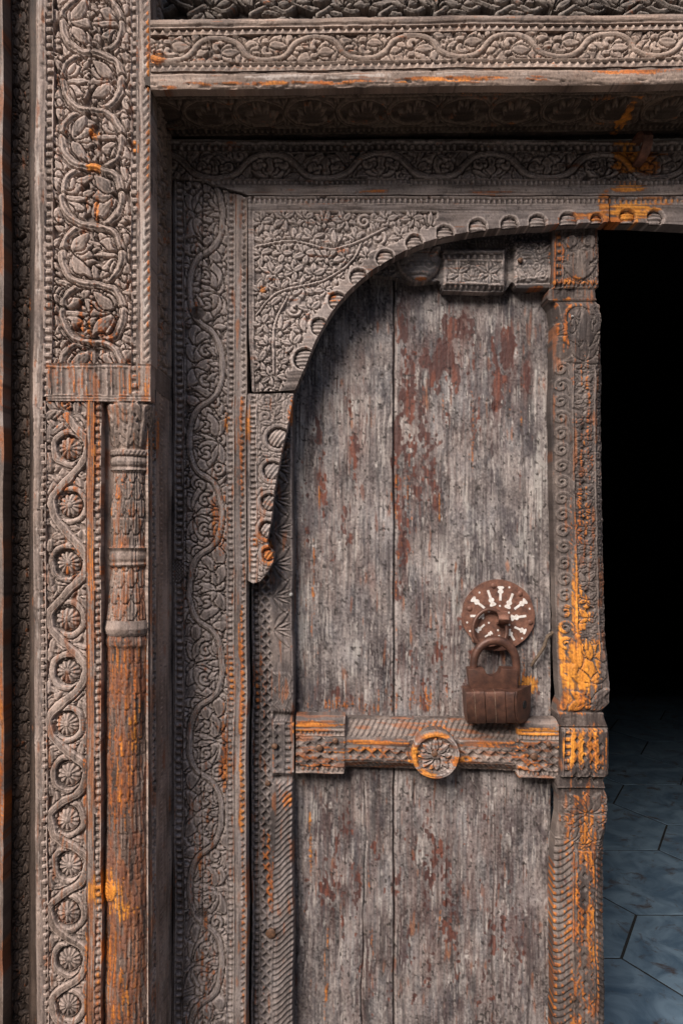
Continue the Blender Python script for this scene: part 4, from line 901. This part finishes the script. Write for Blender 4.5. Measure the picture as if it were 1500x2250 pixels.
# small peg on the stile
# middle rail
RSH = .017
r = Relief(650, 1229, 1572, 1716, 1.9, seed=10, wob=1.2)
U, V = r.X, r.Y
mid = np.interp(V, [1572, 1580, 1622, 1626, 1638, 1640, 1672, 1675, 1696], [0, 3, 20, 25, 25, 27, 27, 24, 2])
lb = sst(762, 756, U); rb = sst(1134, 1140, U)
blkH = np.interp(V, [1572, 1580, 1584, 1698, 1704], [22, 27, 30, 30, 28])
r.H = mid + (blkH - mid) * np.maximum(lb, rb)
ph = (U + (V - 1600) * .55) / 12.5; f = ph - np.floor(ph); rg = (V > 1584) & (V < 1622) & (lb < .02) & (rb < .02)
r.H -= np.where(rg, 3.2 * sst(.45, .6, f) * sst(1.0, .9, f), 0)
ph = (U - (V - 1600) * 1.0) / 11; f = ph - np.floor(ph); rg = (V > 1677) & (V < 1693) & (lb < .02) & (rb < .02); r.H -= np.where(rg, 2.6 * sst(.45, .6, f), 0)
for k in range(14):
    x = 778 + 26 * k
    if not 905 < x < 1005: r.lozenge(x, 1656, 12, 11, 6.5); r.lozenge(x + 13, 1645, 7, 6, 3.5); r.lozenge(x + 13, 1667, 7, 6, 3.5)
for (x0, sg) in ((666, 1), (1152, 1)):
    for a in range(4):
        for b in range(4):
            x = x0 + 25 * a - 10; y = 1628 + 20 * b + (10 if a % 2 else 0)
            if y < 1694: r.lozenge(x, y, 11, 9.5, 6)
    for b in range(3):
        for a in range(4): r.lozenge(x0 + 25 * a + 2.5, 1636 + 20 * b, 4, 4, 2)
hh = r.H.copy(); r.beads('u', 1606, 1616, 9.5, 4.5, .6); rowA = r.H.copy(); r.H = hh; r.beads('u', 1686, 1697, 11, 5, .6); rowB = r.H.copy(); r.H = hh
isb = (lb > .98) | (rb > .98)
r.H = np.where(isb & (V > 1607) & (V < 1615), hh + rowA, r.H); r.H = np.where(isb & (V > 1686) & (V < 1697), hh + rowB, r.H)
for y in (1600, 1619): r.H -= 3 * isb * np.exp(-((V - y) / 1.4) ** 2)
for y in (1640, 1673): r.H -= 2.5 * (~isb) * np.exp(-((V - y) / 1.4) ** 2)
qd = np.hypot((U - 955) / 58, (V - 1648) / 60); r.H = np.where(qd < 1, np.minimum(r.H, 22), r.H)
def rmask(U, V):
    return ((V > 1577) & (V < 1694)) | (((U < 759) | (U > 1137)) & (V < 1702))
r.age('h', amp=1.1, chip=1.2)
pr = planar(1.449, RSH, 645, 33)
emit(r, 'middle_rail', door, pr, dict(IS, grain='h', rust=.22, mid=(.105, .088, .080), dark=(.035, .029, .026), pale=(.36, .30, .26), wear=.85), 4, mask=rmask, label='carved horizontal rail across the door with lattice blocks at both ends')
q = Relief(902, 1008, 1594, 1710, 1.9, h0=24, seed=12, wob=1.0)
e = np.hypot(q.X - 955, q.Y - 1652); q.H = 46 - 12 * sst(44, 56, e); q.stroke(np.stack([955 + 47 * np.cos(np.linspace(0, 6.3, 60)), 1652 + 46 * np.sin(np.linspace(0, 6.3, 60))], 1), 5, 6, base=43)
q.H -= 5 * np.exp(-((e - 38) / 1.8) ** 2); q.H = np.where(e < 36, 38, q.H)
for k in range(8): q.palmette(955 + 4 * math.cos(k * .785), 1652 + 4 * math.sin(k * .785), k * .785, 33, 1 if k % 2 else 3, 8, .9, .22, base=38, moat=38)
q.disc(955, 1652, 9, 9, lambda t, x, y, H: 45 + 2 * np.sqrt(1 - np.clip(t, 0, 1) ** 2))
q.age('h', amp=1.2, chip=2.0)
emit(q, 'roundel', door, pr, dict(IS, grain='h', rust=.24, mid=(.105, .088, .080), dark=(.035, .029, .026), wear=.85), 4, mask=lambda U, V: np.hypot((U - 955) / 52, (V - 1652) / 57) < 1)
# top rail, partly behind the arch
r = Relief(820, 1212, 484, 645, 1.9, h0=8, seed=13, wob=1.2)
U, V = r.X, r.Y
def ramp(x, a, b, w_): return sst(a - w_, a + w_, x) * sst(b + w_, b - w_, x)
for k in range(9): r.palmette(850 + 42 * k, 545, -math.pi / 2, 40, 5, 4, 2.2, .2, base=6, moat=6)
b1 = ramp(U, 972, 1110, 6); b2 = sst(1124, 1134, U)
r.H = np.where(V > 548, 8, r.H)
r.H += b1 * np.interp(V, [540, 550, 624, 638], [0, 16, 16, 0]) + b2 * np.interp(V, [520, 534, 608, 630], [0, 20, 20, 6])
tb = r.H.copy(); r.H = np.full(tb.shape, -5.0); fill(r, 820, 1212, 484, 640, 15, 27, 6.5, 4.4, -5, 31)
for x in (1008, 1073):
    for j in range(6): r.leaf(x, 597, j * math.pi / 3 + .5, 30, 7, 6.0, vein=2.4, base=-5, moat=-5)
fq0 = 0
hh = r.H.copy(); r.beads('u', 556, 568, 14, 5, .6); A_ = r.H.copy(); r.H = hh; r.beads('u', 624, 634, 12, 4.5, .6); B_ = r.H.copy(); r.H = hh
edge_ = (V > 619) | ((b1 > .01) & (V < 571)) | ((b1 > .01) & ((U < 982) | (U > 1100))); r.H = np.where(edge_, 0, r.H)
r.H = tb + r.H
r.H += np.where((b1 > .95) & (V > 556) & (V < 568), A_, 0) + np.where((b1 > .95) & (V > 624) & (V < 634), B_, 0)
fq = np.hypot((U - 922) / 48, (V - 566) / 52); r.H = np.where(fq < 1, np.maximum(r.H, 8 + 24 * np.sqrt(np.clip(1 - fq ** 2, 0, 1))), r.H)
for x, y in ((903, 584), (943, 582)): r.disc(x, y, 11, 9, lambda q, X, Y, H: H - 3 + 5 * (1 - q)); 
r.H -= 3 * np.exp(-((V - 604) / 2.0) ** 2) * (np.abs(U - 922) < 16)
for k in range(5): r.palmette(900 + 11 * k, 566, -math.pi / 2 - .8 + .4 * k, 34, 1, 6, 0, .2, base=27)
def tmask(U, V): return V < np.interp(U, [820, 866, 880, 905, 940, 966, 972, 1110, 1126, 1134, 1212], [600, 604, 608, 618, 616, 612, 637, 637, 614, 629, 629])
r.age('h', amp=1.0, chip=1.2)
emit(r, 'top_rail', door, planar(1.453, hf=24), dict(IS, grain='h', mid=(.115, .108, .105), rust=.05, dust=.4), 18, mask=tmask, label='dark carved upper rail with a bulging boss, half hidden behind the arch')
# meeting stile: faceted post with curls, leaves and lattice blocks
XLv = [(470, 1208), (628, 1210), (633, 1203), (650, 1199), (668, 1213), (700, 1218), (900, 1213), (1100, 1218), (1300, 1224), (1380, 1225), (1480, 1228), (1540, 1232), (1566, 1224), (1582, 1223), (1600, 1229), (1603, 1231), (1708, 1227), (1713, 1221), (1735, 1222), (1762, 1229), (1800, 1231), (1850, 1222), (1900, 1219), (2250, 1217), (2600, 1216)]
XRv = [(470, 1302), (628, 1308), (634, 1300), (650, 1302), (668, 1312), (705, 1316), (800, 1317), (1000, 1318), (1200, 1322), (1380, 1326), (1420, 1328), (1452, 1333), (1545, 1334), (1566, 1318), (1588, 1322), (1602, 1328), (1700, 1328), (1711, 1319), (1718, 1318), (1735, 1323), (1755, 1332), (1810, 1332), (1835, 1326), (1900, 1322), (2250, 1324), (2600, 1325)]
def ix(T, V): return np.interp(V, [a for a, b in T], [b for a, b in T])
def mm(U, V):
    xl = ix(XLv, V) + 5 + 1.5 * (vn(V / 14, V * 0, 91) - .5); xr = ix(XRv, V) + 10 + 3 * (fbm(V / 9, V * 0, 92, 3) - .5); return xl + U / 110 * (xr - xl), V
r = Relief(0, 110, 470, PB, 1.7, seed=14, wob=1.0)
s_ = r.U / 110; V = r.V; A, Y = r.X, r.Y
sL = np.interp(V, [655, 668, 720, 790, 1380, 1450, 1500, 1562, 1740, 1790, 1850, 1900, 2250], [.12, .12, .14, .37, .37, .24, .14, .12, .10, .12, .28, .37, .37])
sR = np.interp(V, [655, 700, 800, 900, 1380, 1450, 1500, 1740, 1800, 1850, 1900], [.97, .97, .86, .82, .82, .92, .96, .97, .97, .88, .84])
body = 24 * np.clip(s_ / sL, 0, 1) * np.clip(.3 + .7 * (1 - s_) / (1 - sR), 0, 1)
body = body * np.interp(V, [655, 668, 690, 1540, 1560, 1570], [.55, .85, 1, 1, .85, .55])
isblk = (V < 630) | ((V > 1601) & (V < 1707)); isneck = ((V >= 630) & (V < 656)) | ((V > 1568) & (V <= 1601)) | ((V >= 1707) & (V < 1734))
r.H = np.where(isblk, 24, np.where(isneck, 15, body)); r.H -= isblk * (4 * sst(.06, 0, s_) + 4 * sst(.94, 1, s_))
base0 = r.H.copy(); r.H[:] = 0; Q = 4.5
# carving is cut on the flat, then laid over the faceted post
r.H -= Q * ((~isneck) & (~isblk))
fill(r, 44, 108, 668, 1440, 13, 24, 5.5, Q * .85, -Q, 22); fill(r, 6, 108, 1760, 1890, 15, 26, 6, Q * .85, -Q, 23); fill(r, 24, 108, 505, 615, 14, 26, 6, 3.4, -3.5, 24)
for k in range(18):
    y = 806 + 36 * k
    if y < 1432:
        r.curl(18, y, 15, 4.2, Q, a0=-.3, turns=1.25, sgn=-1, base=-Q, moat=-Q, tail=[(37, y + 40), (35, y + 14)]); r.disc(19, y, 3, 3, lambda q, x, yy, H: -7 + 0 * q)
for k in range(16):
    y = 850 + 38 * k
    if y < 1440: r.curl(100, y, 8.5, 3.2, Q, a0=math.pi, turns=1.2, sgn=1, base=-Q, moat=-Q, tail=[(93, y + 36), (93, y + 12)])
for k in range(16):
    y = 800 + 40 * k
    if y < 1400:
        for f in (1, -1):
            r.leaf(65, y, -math.pi / 2 + f * .75, 28, 6.5, Q, base=-Q, moat=-Q); r.leaf(65, y, -math.pi / 2 + f * 1.9, 20, 4.5, Q, base=-Q, moat=-Q)
        r.lozenge(65, y - 18, 6, 8, 4)
for pts, w_ in (([(41, 770), (41, 1000), (41, 1430)], 3), ([(90, 800), (90, 1100), (90, 1430)], 2.4)): r.stroke(dense(pts, 12), w_, Q, grooves=(), base=-Q)
for (x, y, a, L, n) in ((66, 770, -math.pi / 2, 100, 5), (40, 730, -2.3, 36, 3), (90, 730, -.9, 36, 3), (66, 790, -math.pi / 2 + .8, 50, 3), (66, 790, -math.pi / 2 - .8, 50, 3)): r.palmette(x, y, a, L, n, Q, 1.6, .2, base=-Q, moat=-Q, lines=0)
r.ring(60, 706, 40, 40, 4, Q, base=-Q)
# the bare honey coloured palmette
for (x, y, a, L, n, sp) in ((66, 1560, -math.pi / 2, 110, 1, 0), (40, 1470, -math.pi / 2, 80, 1, 0), (66, 1500, -2.4, 46, 1, 0), (66, 1500, -.75, 46, 1, 0), (66, 1450, -math.pi / 2, 46, 3, 1.0), (66, 1548, -2.5, 52, 1, 0), (66, 1548, -.65, 50, 1, 0), (24, 1490, -1.2, 40, 1, 0), (92, 1490, -1.9, 46, 1, 0)): r.palmette(x, y, a, L, n, Q + 1, sp, .22 if n == 1 else .2, base=-Q, moat=-Q)
r.stroke(smooth_curve([(43, 1400), (42, 1440), (30, 1480), (48, 1510), (36, 1545)], 8), 7, Q + 1, grooves=(), base=-Q); r.curl(92, 1440, 11, 4, Q, base=-Q); r.curl(40, 1552, 16, 6, Q, base=-Q, a0=2); r.curl(84, 1550, 15, 6, Q, base=-Q, a0=1, sgn=-1)
# lower body
for (x, y, a, L, n) in ((62, 1790, -.9, 52, 3), (62, 1790, -2.3, 52, 3), (62, 1800, .8, 48, 3), (62, 1800, 2.3, 48, 3), (62, 1860, -math.pi / 2, 50, 3), (30, 1850, -1.2, 34, 3), (92, 1850, -1.9, 34, 3)): r.palmette(x, y, a, L, n, Q, 1.5, .24, base=-Q, moat=-Q)
lowL = (V > 1850) & (A < 38); ph = (Y + A * .5 - 5 * np.sin(A / 9)) / 16; f = ph - np.floor(ph); r.H = np.where(lowL, -Q + Q * np.clip(1.5 - np.abs(f - .5) * 3.4, 0, 1), r.H)
lowR = (V > 1880) & (A > 92); ph = (Y - A * .8) / 15; f = ph - np.floor(ph); r.H = np.where(lowR, -Q * .8 + Q * .8 * np.clip(1.5 - np.abs(f - .5) * 3.2, 0, 1), r.H)
fc = (V > 1875) & (A > 44) & (A < 88); r.H = np.where(fc, 0, r.H)
for k in range(22):
    y = 1900 + 30 * k; r.lozenge(66, y, 7, 8, 5); r.lozenge(52, y + 15, 4.5, 7, 3.5); r.lozenge(80, y + 15, 4.5, 7, 3.5)
    for f in (1, -1): r.stroke(smooth_curve([(66 + f * 9, y - 15), (66 + f * 18, y), (66 + f * 9, y + 15)], 4), 2, 1.2, grooves=())
r.stroke(dense([(41, 1880), (41, PB)], 20), 3, Q + .5, grooves=(), base=-Q)
# blocks
for y0, y1 in ((500, 628), (1604, 1706)):
    hh = r.H.copy(); r.beads('v', 8, 22, 16, 5, .66); r.H = np.where((Y > y0) & (Y < y1), r.H, hh)
for k in range(4):
    y = 1626 + 26 * k
    for j, x in enumerate((36, 54, 72, 92)): r.lozenge(x, y + (13 if j % 2 else 0), 6.5, 8.5, 6)
    for x in (45, 63, 82): r.stroke(smooth_curve([(x - 3, y - 13), (x + 4, y - 4), (x - 3, y + 5), (x + 3, y + 13)], 4), 2.2, 1.5, grooves=())
r.curl(46, 565, 13, 4, 3, base=0); r.curl(86, 565, 13, 4, 3, base=0, sgn=-1); r.palmette(66, 612, -math.pi / 2, 60, 5, 3.5, 1.8, .18, base=0); r.curl(46, 530, 13, 4, 3, base=0, a0=2); r.curl(86, 530, 13, 4, 3, base=0, sgn=-1, a0=1)
ph = A / 11; f = np.abs(ph - np.floor(ph) - .5) * 2
for y0, sg in ((618, 1), (1610, -1)): r.H -= 5 * ((sg * (Y - y0) > 8 * (1 - f)) & (np.abs(Y - y0) < 12))
r.disc(57, 1648, 6, 7, lambda q, x, y, H: -9 + 0 * q); r.disc(58, 1377, 7, 8, lambda q, x, y, H: -1 + 0 * q); r.disc(74, 1338, 4.5, 6, lambda q, x, y, H: -10 + 0 * q)
r.H = base0 + r.H; r.age(amp=1.0, chip=1.4)
emit(r, 'meeting_stile', door, planar(1.4345, hf=24), dict(IS, mid=(.066, .054, .049), pale=(.25, .215, .19), dark=(.024, .019, .018), rust=.17, rustc=(.15, .055, .022), dust=.45, dustc=(.13, .12, .11), wear=.62), 42, umap=mm, label='carved post at the opening edge of the door, worn to bare honey coloured wood')

# ------------------------------------------------------------------ small iron work, built as solids
import bmesh
def bm_obj(name, bm, mat, parent, smooth=True, label=None):
    me = bpy.data.meshes.new(name); bmesh.ops.recalc_face_normals(bm, faces=bm.faces[:]); bm.to_mesh(me); bm.free()
    for p in me.polygons: p.use_smooth = True
    me.set_sharp_from_angle(angle=R_(38))
    return link(name, me, parent, mat, label)
def tube(bm, pts, rad, seg=12, closed=False):
    pts = [Vector(p) for p in pts]; n = len(pts); rings = []
    for i in range(n):
        a = pts[(i - 1) % n] if closed or i else pts[i]; b = pts[(i + 1) % n] if closed or i < n - 1 else pts[i]
        t = (b - a).normalized(); u = t.cross(Vector((0, 1, 0)))
        if u.length < 1e-3: u = t.cross(Vector((1, 0, 0)))
        u.normalize(); v = t.cross(u); rr = rad[i] if isinstance(rad, (list, tuple)) else rad
        rings.append([bm.verts.new(pts[i] + (u * math.cos(2 * math.pi * k / seg) + v * math.sin(2 * math.pi * k / seg)) * rr) for k in range(seg)])
    for i in range(n if closed else n - 1):
        A_, B_ = rings[i], rings[(i + 1) % n]
        for k in range(seg): bm.faces.new((A_[k], A_[(k + 1) % seg], B_[(k + 1) % seg], B_[k]))
    if not closed: bm.faces.new(rings[0][::-1]); bm.faces.new(rings[-1])
def extrude(bm, poly, D0, D1, bevel=0.0, K=None):
    """poly in photo pixels at depth K, between depths D0 (front) and D1 (back)"""
    K = K or D0; f = [bm.verts.new(((x - CXP) / F * K, D0, EYE - (y - CYP) / F * K)) for x, y in poly]; b = [bm.verts.new((v.co.x, D1, v.co.z)) for v in f]
    n = len(poly); ff = bm.faces.new(f); bm.faces.new(b[::-1]); 
    for i in range(n): bm.faces.new((f[i], b[i], b[(i + 1) % n], f[(i + 1) % n]))
    if bevel:
        bmesh.ops.bevel(bm, geom=list(ff.edges), offset=bevel, segments=2, affect='EDGES', profile=.6)
def nail(px, py, D, rp, parent, mat=NAIL, name='nail', out=3.0):
    bm = bmesh.new(); k = D / F; seg = 12; rings = []
    for (q, h) in ((1.0, -4), (1.0, .8), (.82, 2.0), (.45, out)):
        rings.append([bm.verts.new(((px - CXP) * k + rp * k * q * math.cos(a) * (1 + .07 * math.sin(3 * a + px)), D - h * k, EYE - (py - CYP) * k + rp * k * q * math.sin(a))) for a in [2 * math.pi * i / seg for i in range(seg)]])
    for A_, B_ in zip(rings[:-1], rings[1:]):
        for i in range(seg): bm.faces.new((A_[i], A_[(i + 1) % seg], B_[(i + 1) % seg], B_[i]))
    bm.faces.new(rings[-1]); return bm_obj(name, bm, mat, parent)
for (x, y, D, rp) in ((701, 1644, 1.449, 7.5), (736, 1629, 1.449, 6.5), (954.5, 1657, 1.437, 7), (1173, 1663, 1.449, 8), (1205, 1636, 1.449, 6), (603, 1641, 1.452, 6.5), (588, 1722, 1.457, 6), (631, 978, 1.457, 7.5), (1143, 571, 1.447, 5.5), (1259, 2195, 1.437, 6), (595, 2052, 1.457, 11)):
    nail(x, y, D, rp, door)
for (x, y, D, rp) in ((1257, 695, 1.436, 3.0), (639, 1307, 1.455, 4.5)): nail(x, y, D, rp, door, PEG, 'peg', 4)
bm = bmesh.new(); tube(bm, [P(*p, 1.482 - q) for p, q in (((1167, 1463), -.004), ((1176, 1449), .004), ((1187, 1434), .006), ((1195, 1421), .006), ((1199, 1408), .006), ((1203, 1398), .005), ((1213, 1391), .002), ((1226, 1388), -.012))], [.0032, .0034, .0033, .0036, .0036, .0038, .0036, .003], 8)
bm_obj('bent_wire', bm, TWIG, door, label='bent brown wire hook right of the padlock')
# lock plate with pale inlays, rivets, staple and pull ring
PC = (1095, 1352); DPt = 1.482; bm = bmesh.new()
a_ = [2 * math.pi * k / 56 for k in range(56)]
extrude(bm, [(PC[0] + 80 * math.cos(a) * (1 + .012 * math.sin(5 * a) + .008 * math.sin(9 * a + 1)), PC[1] + 77.5 * math.sin(a) * (1 + .012 * math.cos(4 * a))) for a in a_], DPt, DPt + .010, .0016)
plate = bm_obj('lock_plate', bm, IRON, door, False, 'round rusty iron lock plate with pale inlaid marks')
c2 = lambda x, y: (980 + x / 5.5556, 1250 + y / 5.5556)
INL = [((660, 388), (665, 212)), ((508, 262), (576, 455)), ((812, 302), (742, 482)), ((833, 492), (975, 385)), ((975, 576), (788, 602)), ((832, 712), (972, 772)), ((832, 874), (752, 745)), ((472, 832), (560, 775)), ((468, 680), (368, 765)), ((293, 576), (462, 578)), ((468, 480), (315, 360))]
for n_, (a, b) in enumerate(INL):
    x0, y0 = c2(*a); x1, y1 = c2(*b); L = math.hypot(x1 - x0, y1 - y0); ux, uy = (x1 - x0) / L, (y1 - y0) / L
    prof = [(0, 2.6), (.45, 2.6), (.50, 3.2), (.55, 5.6), (.62, 6.4), (.70, 5.4), (.75, 3.4), (.80, 4.4), (.88, 7.0), (.95, 7.2), (1.0, 4.5)]
    sc = min(1, L / 30); pl_ = [(x0 + ux * t * L - uy * w_ * sc, y0 + uy * t * L + ux * w_ * sc) for t, w_ in prof] + [(x0 + ux * t * L + uy * w_ * sc, y0 + uy * t * L - ux * w_ * sc) for t, w_ in prof[::-1]]
    bm = bmesh.new(); extrude(bm, pl_, DPt - .0007, DPt + .001); bm_obj('inlay', bm, INLAY, plate, False)
for (x, y) in ((405, 290), (770, 226), (1018, 488), (765, 535), (770, 685), (520, 660), (632, 750), (645, 820), (655, 453), (522, 525), (255, 655), (925, 850), (290, 760)):
    px, py = c2(x, y); bm = bmesh.new(); extrude(bm, [(px + 2.2 * math.cos(k * .785), py + 2.4 * math.sin(k * .785)) for k in range(8)], DPt - .0006, DPt + .001); bm_obj('inlay_dot', bm, INLAY, plate, False)
for (x, y) in ((578, 205), (900, 305), (1024, 652), (283, 485), (345, 875)):
    px, py = c2(x, y); nail(px, py, DPt - .0005, 5.8, plate, IRON, 'rivet', 3)
K0 = DPt / F
bm = bmesh.new()
pts = [(DPt + .004, 1344), (DPt - .006, 1344), (DPt - .017, 1346), (DPt - .025, 1351), (DPt - .027, 1357), (DPt - .024, 1363), (DPt - .016, 1367), (DPt - .006, 1368), (DPt + .004, 1368)]
def strap(bm, pts, xa, xb, th, K):
    """flat strip bent along (depth, row) points, xa..xb wide"""
    P_ = [Vector((0, d_, EYE - (v - CYP) / F * K)) for d_, v in pts]; rows = []
    for i, p in enumerate(P_):
        a = P_[max(0, i - 1)]; b = P_[min(len(P_) - 1, i + 1)]; t = (b - a).normalized(); nn = Vector((0, -t.z, t.y))
        row = []
        for x in (xa, xb):
            for o in (0, 1):
                q_ = p + nn * th * (o - .5); row.append(bm.verts.new(((x - CXP) / F * K, q_.y, q_.z)))
        rows.append(row)
    for A_, B_ in zip(rows[:-1], rows[1:]):
        for i, j in ((0, 1), (1, 3), (3, 2), (2, 0)): bm.faces.new((A_[i], A_[j], B_[j], B_[i]))
    bm.faces.new([rows[0][k] for k in (0, 1, 3, 2)]); bm.faces.new([rows[-1][k] for k in (2, 3, 1, 0)])
strap(bm, pts, 1089, 1111, .0035, DPt); bmesh.ops.bevel(bm, geom=[e for e in bm.edges if e.calc_face_angle(0) > 1.0], offset=.0006, segments=1, affect='EDGES')
bm_obj('staple', bm, IRON, plate, False)
DR = DPt - .013
bm = bmesh.new(); n_ = 44
tube(bm, [P(1076 + 37 * math.cos(2 * math.pi * k / n_) + 1.2 * math.sin(4 * math.pi * k / n_), 1382 + 43 * math.sin(2 * math.pi * k / n_), DR - .004 * math.sin(2 * math.pi * k / n_)) for k in range(n_)], .0041, 10, True)
bm_obj('pull_ring', bm, IRON_DARK, door, label='thin rusty iron ring hanging from the lock plate staple')
# padlock
DL = 1.437
lock = thing('padlock', 'heavy brown iron padlock hanging from the ring on the door', 'padlock', P(1088, 1588, DL))
bm = bmesh.new(); arc = [P(1040, 1478, DL + .012), P(1040, 1462, DL + .012)]
arc += [P(1087 - 46.5 * math.cos(a), 1458 - 51 * math.sin(a), DL + .012) for a in np.linspace(.05, math.pi - .05, 22)] + [P(1134, 1462, DL + .012), P(1134, 1485, DL + .012)]
tube(bm, arc, [.0075, .0077] + [.0078 + .0012 * math.sin(a) for a in np.linspace(0, math.pi, 22)] + [.0078, .0078], 14); bm_obj('shackle', bm, IRON_DARK, lock)
bm = bmesh.new(); nt_ = [(1083 + 19 * math.cos(a), 1471 + 17.5 * math.sin(a)) for a in np.linspace(0, math.pi, 15)]
extrude(bm, [(1028.5, 1473), (1030, 1470.5)] + [(1063, 1470)] + nt_[::-1] + [(1103, 1470)] + [(1134, 1471), (1136.5, 1474), (1136.5, 1516), (1034, 1516)], DL - .004, DL + .026, .0012)
bm_obj('body_plate', bm, IRON_DARK, lock, False)
# barrel case built from five bands side by side, with an end cap carrying the keyhole
sec = [(0.030, 1513), (-.020, 1514), (-.024, 1516), (-.0262, 1530), (-.0255, 1546), (-.0225, 1562), (-.0165, 1577), (-.008, 1586), (.004, 1588), (.022, 1584), (.030, 1570)]
sec = [(.026, 1512.5)] + [tuple(p) for p in smooth_curve(sec[1:-1], 4)] + [(.026, 1572)]
xs = [1018, 1037, 1059, 1081, 1103, 1123]
def band(x0, x1, dx0, dx1, grow):
    bm = bmesh.new(); R2 = []
    for x, dx in ((x0, dx0), (x1, dx1)):
        row = []
        for (dd, y) in sec:
            cy = 1550; yy = cy + (y - cy) * (1 + grow * .12); tt = (y - 1513) / 75.0; bow = 6.5 * tt * tt * (1 if x < 1119 else -.45)
            row.append(bm.verts.new(((x + bow - CXP + dx * (dd + .026) / .05) / F * DL, DL + dd - grow * .002 * (dd < 0), EYE - (yy - CYP) / F * DL)))
        R2.append(row)
    m_ = len(sec)
    for i in range(m_): bm.faces.new((R2[0][i], R2[0][(i + 1) % m_], R2[1][(i + 1) % m_], R2[1][i]))
    bm.faces.new(R2[0]); bm.faces.new(R2[1][::-1])
    bmesh.ops.bevel(bm, geom=[e for e in bm.edges if e.calc_face_angle(0) > 1.0], offset=.0007, segments=2, affect='EDGES'); return bm
for k in range(5):
    bm_obj('case_band', band(xs[k] + .7, xs[k + 1] - .7, 0, 0 if k < 4 else 46, .25 if k % 2 else .0), IRON_DARK, lock, False)
for x_ in (1037, 1081):
    bm_obj('worn_edge', band(x_ - .6, x_ + .6, 0, 0, .1), WORN, lock)
bm = bmesh.new(); R2 = []
for x, sh in ((1123.6, 0), (1126.6, 0), (1128, .1)):
    row = []
    for (dd, y) in sec:
        cy = 1550; yy = cy + (y - cy) * (1.03 - sh); tt = (y - 1513) / 75.0
        row.append(bm.verts.new(((x - 2.9 * tt * tt - CXP + 46 * (dd * (1 - sh) + .026) / .05) / F * DL, DL + (dd * (1.04 - sh)), EYE - (yy - CYP) / F * DL)))
    R2.append(row)
for A_, B_ in zip(R2[:-1], R2[1:]):
    for i in range(len(sec)): bm.faces.new((A_[i], A_[(i + 1) % len(sec)], B_[(i + 1) % len(sec)], B_[i]))
bm.faces.new(R2[0]); bm.faces.new(R2[-1][::-1]); cap = bm_obj('end_cap', bm, IRON_DARK, lock, False)
bm = bmesh.new(); row = []
for k in range(14):
    a = 2 * math.pi * k / 14; dd = .001 + .0055 * math.cos(a); y = 1549 + 9 * math.sin(a); tt = (y - 1513) / 75.0
    row.append([bm.verts.new(((1129.2 + o - 2.9 * tt * tt - CXP + 46 * (dd + .026) / .05) / F * DL, DL + dd, EYE - (y - CYP) / F * DL)) for o in (0, -4)])
for k in range(14): bm.faces.new((row[k][0], row[k][1], row[(k + 1) % 14][1], row[(k + 1) % 14][0]))
bm.faces.new([q_[0] for q_ in row])
KEYH, n_, b_ = new_mat('keyhole_black'); b_.inputs['Base Color'].default_value = (.008, .007, .007, 1); b_.inputs['Roughness'].default_value = .9
bm_obj('keyhole', bm, KEYH, cap, False)
# iron loop in the head of the frame
loop = D_IN - .004
bm = bmesh.new()
strap(bm, [(loop + .006, 312), (loop - .008, 309), (loop - .030, 311), (loop - .045, 318), (loop - .052, 330), (loop - .050, 344), (loop - .040, 355), (loop - .024, 360), (loop - .008, 362), (loop + .006, 362)], 1388, 1408, .006, loop)
bmesh.ops.bevel(bm, geom=[e for e in bm.edges if e.calc_face_angle(0) > 1.0], offset=.0008, segments=1, affect='EDGES')
lo = bm_obj('iron_loop', bm, IRON, frame, True, 'rusty iron strap loop fixed to the frame at upper right')
